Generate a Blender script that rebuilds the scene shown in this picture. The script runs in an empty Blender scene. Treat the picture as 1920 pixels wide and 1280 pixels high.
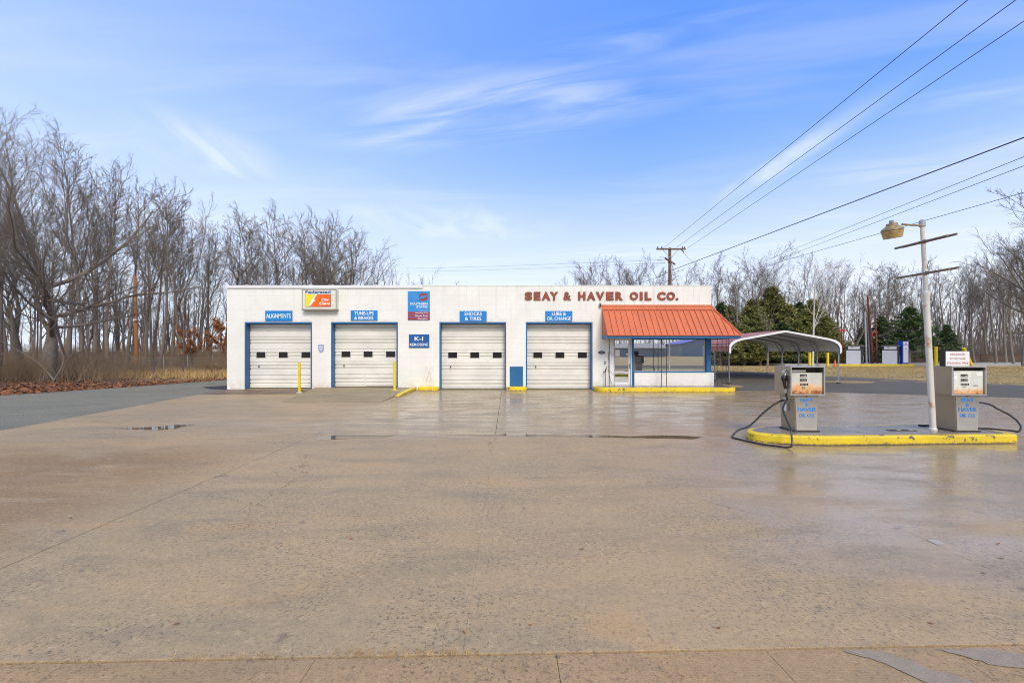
import bpy, math, random
import numpy as np
from mathutils import Vector, Matrix, Euler
random.seed(7)
rng = np.random.default_rng(11)
D = bpy.data
SC = bpy.context.scene
COL = SC.collection
R = math.radians

# ------------------------------------------------------------------ camera
F0, CX, HY, H = 860.0, 960.0, 658.0, 1.67        # focal length and horizon of the 1920 px wide photograph, eye height
cam_d = D.cameras.new('camera'); cam = D.objects.new('camera', cam_d); COL.objects.link(cam)
cam_d.sensor_width = 36.0; cam_d.lens = 36.0 * F0 / 1920.0
cam_d.shift_y = (HY - 640.0) / 1920.0
cam_d.clip_start = 0.05; cam_d.clip_end = 3000
cam.location = (0, 0, H); cam.rotation_euler = (R(90), 0, 0)
SC.camera = cam

# ------------------------------------------------------------------ world
SUN_AZ, SUN_EL = R(166), R(40)      # compass bearing of the sun measured from +Y clockwise, elevation
W = D.worlds.new('World'); SC.world = W; W.use_nodes = True
wn, wl = W.node_tree.nodes, W.node_tree.links
wn.clear()
def wnode(t, **k):
    n = wn.new(t)
    for a, b in k.items(): setattr(n, a, b)
    return n
w_out = wnode('ShaderNodeOutputWorld'); w_bg = wnode('ShaderNodeBackground'); w_bg.inputs['Strength'].default_value = 1.0
wl.new(w_bg.outputs[0], w_out.inputs[0])
w_tc = wnode('ShaderNodeTexCoord'); w_sep = wnode('ShaderNodeSeparateXYZ'); wl.new(w_tc.outputs['Generated'], w_sep.inputs[0])
def wmath(op, a, b=None, clamp=False):
    n = wnode('ShaderNodeMath', operation=op, use_clamp=clamp)
    for i, v in enumerate((a, b)):
        if v is None: continue
        if isinstance(v, (int, float)): n.inputs[i].default_value = v
        else: wl.new(v, n.inputs[i])
    return n.outputs[0]
def wmix(fac, a, b):
    n = wnode('ShaderNodeMix', data_type='RGBA')
    for s, v in ((n.inputs[0], fac), (n.inputs[6], a), (n.inputs[7], b)):
        if isinstance(v, (int, float)): s.default_value = v
        elif isinstance(v, tuple): s.default_value = (*v, 1)
        else: wl.new(v, s)
    return n.outputs[2]
zel = wmath('MAXIMUM', w_sep.outputs['Z'], 0.0)
ramp = wnode('ShaderNodeValToRGB'); wl.new(zel, ramp.inputs[0])
cr = ramp.color_ramp
stops = [(0.0, (.84, .87, .93)), (.09, (.79, .84, .94)), (.22, (.565, .68, .965)), (.36, (.245, .435, .955)), (.50, (.105, .29, .94)), (.62, (.11, .29, .88)), (1.0, (.50, .55, .62))]
while len(cr.elements) < len(stops): cr.elements.new(.5)
for e, (p, c) in zip(cr.elements, stops): e.position = p; e.color = (*c, 1)
# the sky is milkier towards the left of the view and behind, as thin high cloud
side = wnode('ShaderNodeMapRange'); wl.new(wmath('ADD', w_sep.outputs['X'], wmath('MULTIPLY', w_sep.outputs['Y'], .35)), side.inputs[0])
side.inputs[1].default_value = -.75; side.inputs[2].default_value = .55; side.inputs[3].default_value = .68; side.inputs[4].default_value = 0.0
veil_z = wnode('ShaderNodeMapRange'); wl.new(zel, veil_z.inputs[0]); veil_z.inputs[1].default_value = .65; veil_z.inputs[2].default_value = .3
veil_z.inputs[3].default_value = .55; veil_z.inputs[4].default_value = 1.0
base = wmix(wmath('MULTIPLY', side.outputs[0], veil_z.outputs[0]), ramp.outputs[0], (.66, .78, .98))
nish = wnode('ShaderNodeTexSky', sky_type='NISHITA'); nish.sun_disc = False
nish.sun_elevation = SUN_EL; nish.sun_rotation = SUN_AZ
nsc = wnode('ShaderNodeVectorMath', operation='SCALE'); wl.new(nish.outputs[0], nsc.inputs[0]); nsc.inputs[3].default_value = .1
base = wmix(.12, base, nsc.outputs[0])
# cirrus on a cloud layer: direction / height gives a point of the layer
zc = wmath('MAXIMUM', w_sep.outputs['Z'], 0.03)
P = wnode('ShaderNodeCombineXYZ')
wl.new(wmath('DIVIDE', w_sep.outputs['X'], zc), P.inputs[0]); wl.new(wmath('DIVIDE', w_sep.outputs['Y'], zc), P.inputs[1])
def wispy(ang, sx, sy, scale, lo, hi, seed):
    r = wnode('ShaderNodeVectorRotate', rotation_type='Z_AXIS'); wl.new(P.outputs[0], r.inputs[0]); r.inputs['Angle'].default_value = -ang
    m = wnode('ShaderNodeMapping'); wl.new(r.outputs[0], m.inputs[0]); m.inputs['Scale'].default_value = (sx, sy, 1); m.inputs['Location'].default_value = (seed, seed * .7, 0)
    n = wnode('ShaderNodeTexNoise'); wl.new(m.outputs[0], n.inputs[0]); n.inputs['Scale'].default_value = scale
    n.inputs['Detail'].default_value = 7; n.inputs['Roughness'].default_value = .52; n.inputs['Distortion'].default_value = .7
    k = wnode('ShaderNodeMapRange', interpolation_type='SMOOTHSTEP'); wl.new(n.outputs[0], k.inputs[0]); k.inputs[1].default_value = lo; k.inputs[2].default_value = hi
    return k.outputs[0]
def blob(cx, cy, ang, lx, ly):
    s = wnode('ShaderNodeVectorMath', operation='SUBTRACT'); wl.new(P.outputs[0], s.inputs[0]); s.inputs[1].default_value = (cx, cy, 0)
    r = wnode('ShaderNodeVectorRotate', rotation_type='Z_AXIS'); wl.new(s.outputs[0], r.inputs[0]); r.inputs['Angle'].default_value = -ang
    m = wnode('ShaderNodeVectorMath', operation='DIVIDE'); wl.new(r.outputs[0], m.inputs[0]); m.inputs[1].default_value = (lx, ly, 1)
    l = wnode('ShaderNodeVectorMath', operation='LENGTH'); wl.new(m.outputs[0], l.inputs[0])
    k = wnode('ShaderNodeMapRange', interpolation_type='SMOOTHSTEP'); wl.new(l.outputs['Value'], k.inputs[0])
    k.inputs[1].default_value = 1; k.inputs[2].default_value = 0
    return k.outputs[0]
up = wnode('ShaderNodeMapRange'); wl.new(w_sep.outputs['Z'], up.inputs[0]); up.inputs[1].default_value = .02; up.inputs[2].default_value = .12
A1 = math.atan2(-.43, 1.41)
w1 = wispy(A1, 1.0, 4.2, 1.4, .30, .86, 3.1)
w2 = wispy(R(88), 1.2, 3.0, 1.1, .22, .80, 8.4)
w3 = wispy(R(-8), .55, 1.7, .9, .45, .80, 5.0)
cl = wmath('MULTIPLY', blob(-.08, 1.92, A1, 1.15, .40), w1)
for (cx, cy, a, lx, ly, w_, st) in ((.45, 1.45, A1, .75, .16, w1, .5), (-1.53, 2.32, R(94), .60, .42, w2, .85), (1.42, 2.45, R(92), .95, .16, w2, .8),
                                    (.35, 1.72, A1, 1.6, .10, w1, .5), (2.1, 1.75, R(-14), .8, .18, w1, .6), (2.3, 2.55, R(-5), 1.1, .35, w1, .45), (-2.4, 3.6, R(30), 1.6, .6, w2, .5),
                                    (-.55, 3.6, R(15), 1.3, .8, w2, .6), (1.6, 4.6, R(-12), 2.4, .8, w1, .6), (4.0, 4.0, R(-15), 2.2, .5, w1, .5)):
    cl = wmath('MAXIMUM', cl, wmath('MULTIPLY', wmath('MULTIPLY', blob(cx, cy, a, lx, ly), w_), st))
cl = wmath('MAXIMUM', cl, wmath('MULTIPLY', w3, .28))
cl = wmath('MULTIPLY', wmath('MULTIPLY', cl, up.outputs[0]), .74, True)
back = wnode('ShaderNodeMapRange', interpolation_type='SMOOTHSTEP'); wl.new(w_sep.outputs['Y'], back.inputs[0]); back.inputs[1].default_value = .25; back.inputs[2].default_value = -.75; back.inputs[4].default_value = .55
cl = wmath('MAXIMUM', cl, wmath('MULTIPLY', back.outputs[0], wmath('ADD', wmath('MULTIPLY', w3, .5), .5)))
sky = wmix(cl, base, (.90, .91, .95))
wl.new(sky, w_bg.inputs['Color'])

# ------------------------------------------------------------------ sun and exposure
sd = D.lights.new('sun', 'SUN'); sun = D.objects.new('sun', sd); COL.objects.link(sun)
sd.energy = 2.3; sd.angle = R(22); sd.color = (1.0, .87, .70)
dv = Vector((math.sin(SUN_AZ) * math.cos(SUN_EL), math.cos(SUN_AZ) * math.cos(SUN_EL), math.sin(SUN_EL)))
sun.rotation_euler = dv.to_track_quat('Z', 'Y').to_euler()
SC.view_settings.view_transform = 'Standard'; SC.view_settings.look = 'None'
SC.view_settings.exposure = 0.35; SC.view_settings.gamma = 1.0; SC.view_settings.use_curve_mapping = False
SC.cycles.filter_width = 1.05; SC.cycles.max_bounces = 8; SC.cycles.transparent_max_bounces = 24

# ------------------------------------------------------------------ materials
def NM(name):
    m = D.materials.new(name); m.use_nodes = True
    nt = m.node_tree; nt.nodes.clear()
    o = nt.nodes.new('ShaderNodeOutputMaterial'); b = nt.nodes.new('ShaderNodeBsdfPrincipled')
    nt.links.new(b.outputs[0], o.inputs[0])
    return m, nt, b, o
class G:
    """tiny node graph helper"""
    def __init__(s, nt): s.n = nt.nodes; s.l = nt.links
    def link(s, v, sock):
        if isinstance(v, (int, float)): sock.default_value = v
        elif isinstance(v, tuple): sock.default_value = (*v, 1) if len(sock.default_value) == 4 and len(v) == 3 else v
        else: s.l.new(v, sock)
    def pos(s, scale=(1, 1, 1), loc=(0, 0, 0), rot=(0, 0, 0), obj=False):
        if obj: t = s.n.new('ShaderNodeTexCoord').outputs['Object']
        else: t = s.n.new('ShaderNodeNewGeometry').outputs['Position']
        m = s.n.new('ShaderNodeMapping'); s.l.new(t, m.inputs[0]); m.inputs['Scale'].default_value = scale; m.inputs['Location'].default_value = loc; m.inputs['Rotation'].default_value = rot
        return m.outputs[0]
    def noise(s, vec, scale, detail=6, rough=.6, dist=0):
        n = s.n.new('ShaderNodeTexNoise'); s.l.new(vec, n.inputs[0]); n.inputs['Scale'].default_value = scale; n.inputs['Detail'].default_value = detail
        n.inputs['Roughness'].default_value = rough; n.inputs['Distortion'].default_value = dist; return n.outputs[0]
    def voro(s, vec, scale, feature='F1', out='Distance'):
        n = s.n.new('ShaderNodeTexVoronoi'); n.feature = feature; s.l.new(vec, n.inputs[0]); n.inputs['Scale'].default_value = scale; return n.outputs[out]
    def rng(s, v, a, b, c=0.0, d=1.0, smooth=True):
        k = s.n.new('ShaderNodeMapRange'); k.interpolation_type = 'SMOOTHSTEP' if smooth else 'LINEAR'
        s.l.new(v, k.inputs[0])
        for i, x in enumerate((a, b, c, d)): k.inputs[i + 1].default_value = x
        return k.outputs[0]
    def math(s, op, a, b=0.0, clamp=False):
        n = s.n.new('ShaderNodeMath'); n.operation = op; n.use_clamp = clamp; s.link(a, n.inputs[0]); s.link(b, n.inputs[1]); return n.outputs[0]
    def mix(s, f, a, b, mode='MIX'):
        n = s.n.new('ShaderNodeMix'); n.data_type = 'RGBA'; n.blend_type = mode; s.link(f, n.inputs[0]); s.link(a, n.inputs[6]); s.link(b, n.inputs[7]); return n.outputs[2]
    def bump(s, h, strength, dist=.01):
        n = s.n.new('ShaderNodeBump'); s.l.new(h, n.inputs['Height']); n.inputs['Strength'].default_value = strength; n.inputs['Distance'].default_value = dist; return n.outputs[0]
    def rand(s): return s.n.new('ShaderNodeObjectInfo').outputs['Random']
    def xyz(s, vec=None):
        n = s.n.new('ShaderNodeSeparateXYZ'); s.l.new(vec if vec is not None else s.n.new('ShaderNodeNewGeometry').outputs['Position'], n.inputs[0]); return n.outputs

def simple(name, c, c2=None, scale=4.0, rough=.6, metal=0.0, bump=0.0, bscale=60, spec=.5, obj=False, rr=.1, lo=.35, hi=.7, stretch=(1, 1, 1), coat=0):
    m, nt, b, o = NM(name); g = G(nt)
    v = g.pos(obj=obj, scale=stretch)
    if c2:
        n = g.noise(v, scale, 8, .65)
        g.link(g.mix(g.rng(n, lo, hi), c, c2), b.inputs['Base Color'])
        g.link(g.rng(n, .3, .7, max(rough - rr, .02), min(rough + rr, 1)), b.inputs['Roughness'])
    else:
        g.link(c, b.inputs['Base Color']); b.inputs['Roughness'].default_value = rough
    b.inputs['Metallic'].default_value = metal; b.inputs['Specular IOR Level'].default_value = spec
    if coat: b.inputs['Coat Weight'].default_value = coat
    if bump: g.link(g.bump(g.noise(v, bscale, 4), bump), b.inputs['Normal'])
    return m

def blotch(name, c, dirt, scale=3, lo=.55, hi=.72, rough=.5, metal=0.0, fine=None, obj=True, bump=.15, stretch=(1, 1, 1)):
    """a painted or metal surface with patches of dirt or rust"""
    m, nt, b, o = NM(name); g = G(nt); v = g.pos(obj=obj, scale=stretch)
    n = g.noise(v, scale, 10, .7, .4); f = g.rng(n, lo, hi)
    n2 = g.noise(v, scale * .4, 3); cc = g.mix(g.rng(n2, .3, .7), c, tuple(x * .86 for x in c)); cc = g.mix(g.math('MULTIPLY', g.rand(), .16), cc, tuple(x * .55 for x in c))
    if fine: cc = g.mix(g.rng(g.noise(v, scale * 6, 6, .7), .55, .75), cc, fine)
    g.link(g.mix(f, cc, dirt), b.inputs['Base Color'])
    g.link(g.math('ADD', g.math('MULTIPLY', f, .35), rough, True), b.inputs['Roughness'])
    if metal: g.link(g.math('SUBTRACT', metal, g.math('MULTIPLY', f, metal)), b.inputs['Metallic'])
    if bump: g.link(g.bump(n, bump), b.inputs['Normal'])
    return m

M = {}
def mat_concrete(name, tint=(1, 1, 1), scored=False, front=False):
    m, nt, b, o = NM(name); g = G(nt)
    v = g.pos(); x, y, z = g.xyz()
    vs = g.pos(scale=(.35, 1.0, 1), rot=(0, 0, R(-6)))
    def t(c): return tuple(a * k for a, k in zip(c, (tint[0] * 1.20, tint[1] * 1.155, tint[2] * 1.05)))
    big = g.noise(vs, .42, 6, .66, 1.0); mid = g.noise(vs, 2.2, 8, .68, .5); fine = g.noise(v, 34, 6, .75); gr = g.noise(v, 120, 3, .8)
    col = g.mix(g.rng(big, .35, .68), t((.385, .285, .172)), t((.300, .240, .160)))
    col = g.mix(g.math('MULTIPLY', g.rng(mid, .44, .76), .62), col, t((.165, .145, .118)))
    col = g.mix(g.math('MULTIPLY', g.rng(g.noise(g.pos(scale=(.5, 1, 1), loc=(7, 3, 0)), 1.3, 6, .6, .5), .55, .75), .55), col, t((.43, .275, .125)))
    # brown mud trail left of the second bay line
    mud = g.math('MULTIPLY', g.rng(x, -3.6, -5.4), g.math('MULTIPLY', g.rng(y, 9.0, 6.6), g.rng(g.noise(vs, 1.6, 6, .6, .6), .28, .56)))
    col = g.mix(g.math('MULTIPLY', mud, .8), col, t((.205, .125, .052)))
    # exposed aggregate and pits, strongest on the worn patches
    worn = g.rng(g.noise(v, .7, 5, .65, .6), .36, .62, .30, 1)
    n13 = g.noise(v, 13, 7, .78)
    col = g.mix(g.math('MULTIPLY', g.rng(n13, .50, .68), g.math('MULTIPLY', worn, .68)), col, t((.175, .150, .118)))
    col = g.mix(g.math('MULTIPLY', g.rng(n13, .47, .34), .6), col, t((.47, .36, .225)))
    pits = g.math('MULTIPLY', g.rng(fine, .53, .60), worn)
    col = g.mix(g.math('MULTIPLY', pits, .85), col, t((.085, .080, .072)))
    peb = g.voro(v, 46); pm = g.math('MULTIPLY', g.rng(peb, .22, .10), g.math('MULTIPLY', worn, g.rng(g.noise(v, 14, 3), .52, .64)))
    col = g.mix(g.math('MULTIPLY', pm, .7), col, t((.09, .09, .095)))
    col = g.mix(g.math('MULTIPLY', g.rng(gr, .56, .70), .38), col, t((.56, .44, .29)))
    col = g.mix(g.math('MULTIPLY', g.rng(gr, .48, .34), .55), col, t((.13, .105, .078)))
    col = g.mix(g.math('MULTIPLY', g.rand(), .16), col, t((.34, .26, .18)))
    # wandering hairline cracks
    wv = nt.nodes.new('ShaderNodeVectorMath'); wv.operation = 'ADD'; nz_ = nt.nodes.new('ShaderNodeTexNoise'); nt.links.new(v, nz_.inputs[0]); nz_.inputs['Scale'].default_value = 1.6; nz_.inputs['Detail'].default_value = 7; nz_.inputs['Roughness'].default_value = .6
    nt.links.new(v, wv.inputs[0]); nt.links.new(nz_.outputs[1], wv.inputs[1])
    ck = g.voro(wv.outputs[0], .30, 'DISTANCE_TO_EDGE'); ckm = g.math('MULTIPLY', g.rng(ck, .0028, .0008), g.rng(g.noise(v, .45, 3), .50, .56))
    col = g.mix(g.math('MULTIPLY', ckm, .75), col, t((.075, .062, .048)))
    # darker oil drips and tyre rubbed lanes leading to the doors
    oil = g.math('MULTIPLY', g.rng(g.noise(v, 3.2, 5, .55), .66, .72), g.rng(y, 17, 10))
    col = g.mix(g.math('MULTIPLY', oil, .55), col, t((.12, .105, .09)))
    # wetness: rain lies along the building side and across the right of the lot
    wn_ = g.noise(vs, .9, 6, .62, .8)
    w_back = g.math('MULTIPLY', g.rng(y, 8.3, 9.4), g.rng(x, -6.5, -2.5, .25, 1))
    w_right = g.math('MULTIPLY', g.rng(x, .6, 3.6), g.rng(y, 2.4, 4.2))
    area = g.math('MAXIMUM', w_back, w_right)
    wet = g.math('MULTIPLY', g.rng(g.math('ADD', wn_, g.math('MULTIPLY', area, .26)), .50, .72), g.math('ADD', g.math('MULTIPLY', area, .80), .20))
    if front: wet = g.math('MULTIPLY', wet, .2)
    col = g.mix(g.math('MULTIPLY', wet, .22), col, g.mix(1.0, col, (.62, .60, .57), 'MULTIPLY'))
    g.link(col, b.inputs['Base Color'])
    g.link(g.mix(wet, g.mix(g.rng(fine, .4, .6), (.55, .55, .55), (.70, .70, .70)), g.mix(g.rng(mid, .4, .62), (.17, .17, .17), (.36, .36, .36))), b.inputs['Roughness'])
    g.link(g.math('ADD', g.math('MULTIPLY', wet, .25), .22), b.inputs['Specular IOR Level'])
    hgt = g.math('ADD', g.math('MULTIPLY', fine, .6), g.math('ADD', g.math('MULTIPLY', gr, .4), g.math('MULTIPLY', pm, -.6)))
    if scored:
        hgt = g.math('ADD', hgt, g.math('ADD', g.math('MULTIPLY', g.math('SINE', g.math('MULTIPLY', x, 330.0)), .07), g.math('MULTIPLY', g.math('SINE', g.math('MULTIPLY', y, 330.0)), .07)))
    bn = nt.nodes.new('ShaderNodeBump'); nt.links.new(hgt, bn.inputs['Height']); bn.inputs['Distance'].default_value = .006
    g.link(g.math('MULTIPLY', g.math('SUBTRACT', 1.0, g.math('MULTIPLY', wet, .88)), .55), bn.inputs['Strength'])
    nt.links.new(bn.outputs[0], b.inputs['Normal'])
    return m
M['concrete'] = mat_concrete('concrete')
M['gutter'] = mat_concrete('scored_concrete', (.92, .86, .80), True, True)
M['apron'] = mat_concrete('ramp_concrete', (.80, .86, .86))

def mat_ground():
    m, nt, b, o = NM('dry_ground'); g = G(nt); v = g.pos(); x, y, z = g.xyz()
    n1 = g.noise(g.pos(scale=(.5, 1.2, 1)), 1.6, 8, .7, .4); n2 = g.noise(v, 26, 6, .8); n0 = g.noise(g.pos(scale=(.4, 1, 1)), .35, 4)
    straw = g.mix(g.rng(n1, .34, .66), (.46, .335, .155), (.30, .225, .11))
    straw = g.mix(g.math('MULTIPLY', g.rng(n0, .45, .62), .45), straw, (.15, .155, .06))
    leaf = g.mix(g.rng(g.noise(v, 9, 8, .8), .4, .62), (.20, .085, .038), (.075, .042, .026))
    litter = g.math('MULTIPLY', g.rng(x, -9.0, -13.0), g.rng(g.math('ADD', g.math('ADD', y, g.math('MULTIPLY', x, .4)), g.math('MULTIPLY', n1, 5)), 22.5, 18.5, .35, 1))
    col = g.mix(litter, straw, leaf)
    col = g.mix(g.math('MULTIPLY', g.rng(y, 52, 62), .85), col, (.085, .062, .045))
    col = g.mix(g.rng(n2, .35, .7, 0, .5), col, g.mix(1.0, col, (.45, .42, .4), 'MULTIPLY'))
    g.link(col, b.inputs['Base Color']); b.inputs['Roughness'].default_value = .9
    g.link(g.bump(n2, .8, .05), b.inputs['Normal'])
    return m
M['ground'] = mat_ground()
def mat_gravel(name, c1, c2, c3, wetx=False):
    m, nt, b, o = NM(name); g = G(nt); v = g.pos()
    n1 = g.noise(g.pos(scale=(.35, 1, 1), rot=(0, 0, R(24))), .9, 7, .65, .6); n2 = g.noise(v, 42, 5, .8)
    vo = g.voro(v, 38)
    col = g.mix(g.rng(n1, .36, .62), c1, c2)
    col = g.mix(g.rng(n2, .46, .62, 0, .85), col, c3)
    col = g.mix(g.rng(vo, .5, .1, 0, .45), col, (.04, .045, .05))
    g.link(col, b.inputs['Base Color']); g.link(g.rng(n1, .35, .65, .95, .8), b.inputs['Roughness'])
    b.inputs['Specular IOR Level'].default_value = .12
    g.link(g.bump(g.math('ADD', n2, vo), .9, .04), b.inputs['Normal'])
    return m
M['gravel'] = mat_gravel('wet_gravel', (.215, .220, .185), (.29, .275, .215), (.44, .42, .35))
M['asphalt'] = mat_gravel('worn_asphalt', (.165, .160, .145), (.13, .126, .115), (.27, .255, .225))
M['darkgravel'] = mat_gravel('dark_gravel', (.055, .06, .075), (.08, .085, .10), (.15, .15, .17))
M['joint'] = simple('joint_dirt', (.05, .043, .035), (.11, .09, .065), 20, .9)
M['patch'] = simple('grey_patch', (.275, .225, .165), (.33, .27, .20), 18, .7, bump=.6, bscale=90)

def mat_wall():
    m, nt, b, o = NM('white_painted_block'); g = G(nt); v = g.pos(); x, y, z = g.xyz()
    col = g.mix(g.rng(g.noise(v, 1.2, 6, .6), .35, .65), (.79, .80, .755), (.735, .74, .70))
    streak = g.noise(g.pos(scale=(9, 1, .5)), 1.0, 7, .65)
    top = g.math('MULTIPLY', g.rng(z, 2.6, 4.4, .12, .62), g.rng(x, -6, 1, .45, 1))
    col = g.mix(g.math('MULTIPLY', g.rng(streak, .50, .72), top), col, (.52, .50, .46))
    low = g.math('MULTIPLY', g.rng(z, .55, .0), g.rng(g.noise(v, 5, 6, .7), .38, .62))
    col = g.mix(g.math('MULTIPLY', low, .6), col, (.45, .36, .25))
    # one rust weep beside the third door
    rx = g.math('ABSOLUTE', g.math('ADD', x, 3.62)); ru = g.math('MULTIPLY', g.rng(rx, .32, .03), g.math('MULTIPLY', g.rng(z, .15, .45), g.rng(z, 1.12, .80)))
    ru = g.math('MULTIPLY', ru, g.rng(g.noise(g.pos(scale=(6, 1, 1.4)), 2.2, 8, .7), .40, .66))
    col = g.mix(g.math('MULTIPLY', ru, .7), col, (.38, .25, .13))
    col = g.mix(g.math('MULTIPLY', g.rand(), .06), col, (.6, .59, .55))
    g.link(col, b.inputs['Base Color']); b.inputs['Roughness'].default_value = .55
    g.link(g.bump(g.noise(v, 90, 5, .7), .35, .004), b.inputs['Normal'])
    return m
M['wall'] = mat_wall()
M['mortar'] = simple('painted_mortar', (.66, .655, .62), (.79, .785, .74), 3, .7)
M['doorwhite'] = blotch('cream_door_panel', (.80, .795, .73), (.50, .43, .31), 2.6, .58, .85, .38, obj=False, bump=.03, stretch=(1, 1, 2))
M['blue'] = blotch('blue_trim_paint', (.018, .135, .335), (.05, .12, .20), 5, .62, .8, .4, obj=False, bump=.05)
M['signblue'] = simple('sign_blue', (.006, .215, .60), (.008, .19, .53), 2, .4)
M['signblue2'] = simple('pale_sign_blue', (.03, .24, .60), (.045, .28, .62), 2, .4)
M['signnavy'] = simple('dark_sign_blue', (.006, .085, .30), (.008, .095, .34), 2, .35)
M['white'] = simple('white_lettering', (.86, .86, .86), None, rough=.5)
M['maroon'] = simple('sign_maroon', (.30, .035, .055), (.27, .04, .06), 3, .5)
M['signyellow'] = simple('sign_yellow', (.88, .70, .02), None, rough=.35)
M['signorange'] = simple('sign_orange', (.88, .13, .006), None, rough=.35)
M['lightbox'] = blotch('sign_box_white', (.74, .75, .66), (.45, .44, .36), 3, .62, .85, .4, obj=False, bump=.02)
M['letter'] = blotch('rust_red_letter', (.265, .058, .032), (.36, .115, .07), 5, .45, .7, .6, obj=False, bump=.2)
M['yellow'] = blotch('yellow_kerb_paint', (.80, .585, .012), (.12, .095, .05), 6.5, .60, .68, .5, obj=False, bump=.35, fine=(.62, .45, .03))
def mat_kerb():
    m, nt, b, o = NM('yellow_kerb_paint'); g = G(nt); v = g.pos(); x, y, z = g.xyz()
    n = g.noise(v, 5.5, 10, .72, .4); n2 = g.noise(v, 24, 6, .75); n3 = g.noise(v, 1.4, 5, .6)
    col = g.mix(g.rng(n3, .35, .65), (.80, .60, .015), (.66, .49, .03))
    col = g.mix(g.math('MULTIPLY', g.rng(n2, .52, .68), .5), col, (.50, .38, .06))
    chip = g.math('MAXIMUM', g.rng(n, .575, .615), g.math('MULTIPLY', g.rng(z, .055, .0), g.rng(n2, .42, .54)))
    col = g.mix(chip, col, (.13, .105, .075)); g.link(col, b.inputs['Base Color']); b.inputs['Roughness'].default_value = .5
    g.link(g.bump(g.math('SUBTRACT', n2, chip), .5, .01), b.inputs['Normal']); return m
M['yellow'] = mat_kerb()
M['yellowpost'] = blotch('yellow_post_paint', (.84, .63, .01), (.45, .30, .03), 9, .66, .8, .42, obj=False, bump=.08)
M['roof'] = blotch('orange_metal_roof', (.62, .165, .072), (.46, .12, .055), 1.3, .42, .75, .45, obj=False, bump=.02, fine=(.70, .25, .14), stretch=(3, 1, .5))
M['carroof'] = blotch('faded_red_roof', (.50, .18, .14), (.60, .30, .25), 1.6, .4, .8, .42, obj=False, bump=.02)
M['carunder'] = blotch('white_roof_underside', (.80, .78, .72), (.58, .52, .44), 1.8, .5, .85, .5, obj=False, bump=.02, stretch=(.4, 3, 1))
M['cartrim'] = simple('white_trim', (.80, .81, .83), (.72, .73, .74), 3, .4)
M['galv'] = blotch('galvanised_steel', (.40, .43, .45), (.27, .27, .26), 7, .55, .8, .42, .35, obj=False, bump=.05)
M['iron'] = simple('black_iron', (.022, .022, .024), (.05, .04, .035), 12, .5, bump=.1)
M['soffit'] = simple('soffit', (.35, .34, .31), (.28, .27, .25), 3, .7)
M['innerwall'] = simple('inner_wall', (.34, .33, .31), (.28, .27, .25), 1, .9)
M['rooftar'] = simple('flat_roof', (.32, .32, .31), (.24, .24, .24), 2, .8)
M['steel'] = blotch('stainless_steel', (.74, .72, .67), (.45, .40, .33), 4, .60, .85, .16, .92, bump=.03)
M['steelside'] = blotch('dull_shaded_steel_side', (.40, .36, .295), (.30, .235, .155), 3, .52, .85, .38, .75, bump=.03)  # darker than the front steel; the shade of the pump sides is in the colour
M['rubber'] = simple('black_rubber', (.018, .018, .02), (.03, .03, .03), 30, .38)
M['blackplastic'] = simple('black_plastic', (.014, .014, .015), None, rough=.35)
M['alum'] = simple('worn_aluminium', (.62, .62, .62), (.42, .42, .42), 40, .35, metal=.8, obj=True)
M['lettblue'] = simple('blue_vinyl', (.012, .20, .60), None, rough=.4)
M['redprint'] = simple('faded_red_print', (.34, .07, .065), None, rough=.5)
M['nearblack'] = simple('black_and_recess_shade', (.02, .018, .016), (.05, .04, .03), 20, .8)  # near-black colour; in the pump head slots it paints the shade of a recess
def mat_dial(name, white, lo, hi, zc, zs):
    m, nt, b, o = NM(name); g = G(nt); v = g.pos(obj=True); x, y, z = g.xyz(v)
    n = g.noise(v, 9, 9, .7, .5); n2 = g.noise(v, 3.4, 5, .6)
    k = g.math('ADD', g.rng(z, zc, zs, 0, .62, False), g.math('MULTIPLY', g.math('SUBTRACT', n, .5), .95))
    col = g.mix(g.rng(n2, .35, .65), white, tuple(a * .78 for a in white))
    col = g.mix(g.rng(k, lo, lo + .14), col, (.68, .52, .34))
    col = g.mix(g.rng(k, lo + .14, hi), col, (.66, .36, .16))
    col = g.mix(g.rng(k, hi + .06, hi + .22), col, (.26, .085, .025))
    g.link(col, b.inputs['Base Color']); b.inputs['Roughness'].default_value = .5
    g.link(g.bump(n, .3, .004), b.inputs['Normal'])
    return m
M['dial_rusty'] = mat_dial('rusty_dial_face', (.58, .60, .54), .18, .44, .33, .02)
M['dial_clean'] = mat_dial('pale_dial_face', (.70, .73, .66), .34, .56, .26, .02)
M['lamppole'] = blotch('white_pole_with_rust', (.68, .66, .60), (.42, .20, .08), 7, .54, .66, .45, obj=False, bump=.3, stretch=(1, 1, .35), fine=(.55, .45, .33))
M['lampcast'] = blotch('tarnished_casting', (.27, .205, .115), (.40, .31, .17), 8, .4, .7, .5, .2)
M['lens'] = blotch('yellowed_refractor', (.36, .25, .085), (.52, .40, .18), 12, .35, .7, .3, bump=.3)
M['bar'] = simple('weathered_tube', (.14, .105, .075), (.24, .19, .14), 14, .6, obj=True, bump=.2)
M['galvpole'] = simple('grey_pole', (.38, .41, .42), (.27, .29, .28), 6, .6)
M['rustpole'] = blotch('red_rust_pole', (.20, .055, .035), (.10, .04, .03), 6, .5, .7, .6, obj=False)
M['redbracket'] = simple('red_bracket', (.42, .03, .03), None, rough=.5)
M['polewood'] = simple('weathered_pole_wood', (.115, .072, .048), (.20, .13, .085), 6, .85, stretch=(8, 8, .6), bump=.4, bscale=40)
M['freshpole'] = simple('orange_pole_wood', (.42, .19, .065), (.30, .14, .055), 5, .75, stretch=(8, 8, .4), bump=.3, bscale=30)
M['wire'] = simple('wire_black', (.035, .037, .042), None, rough=.6)
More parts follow.
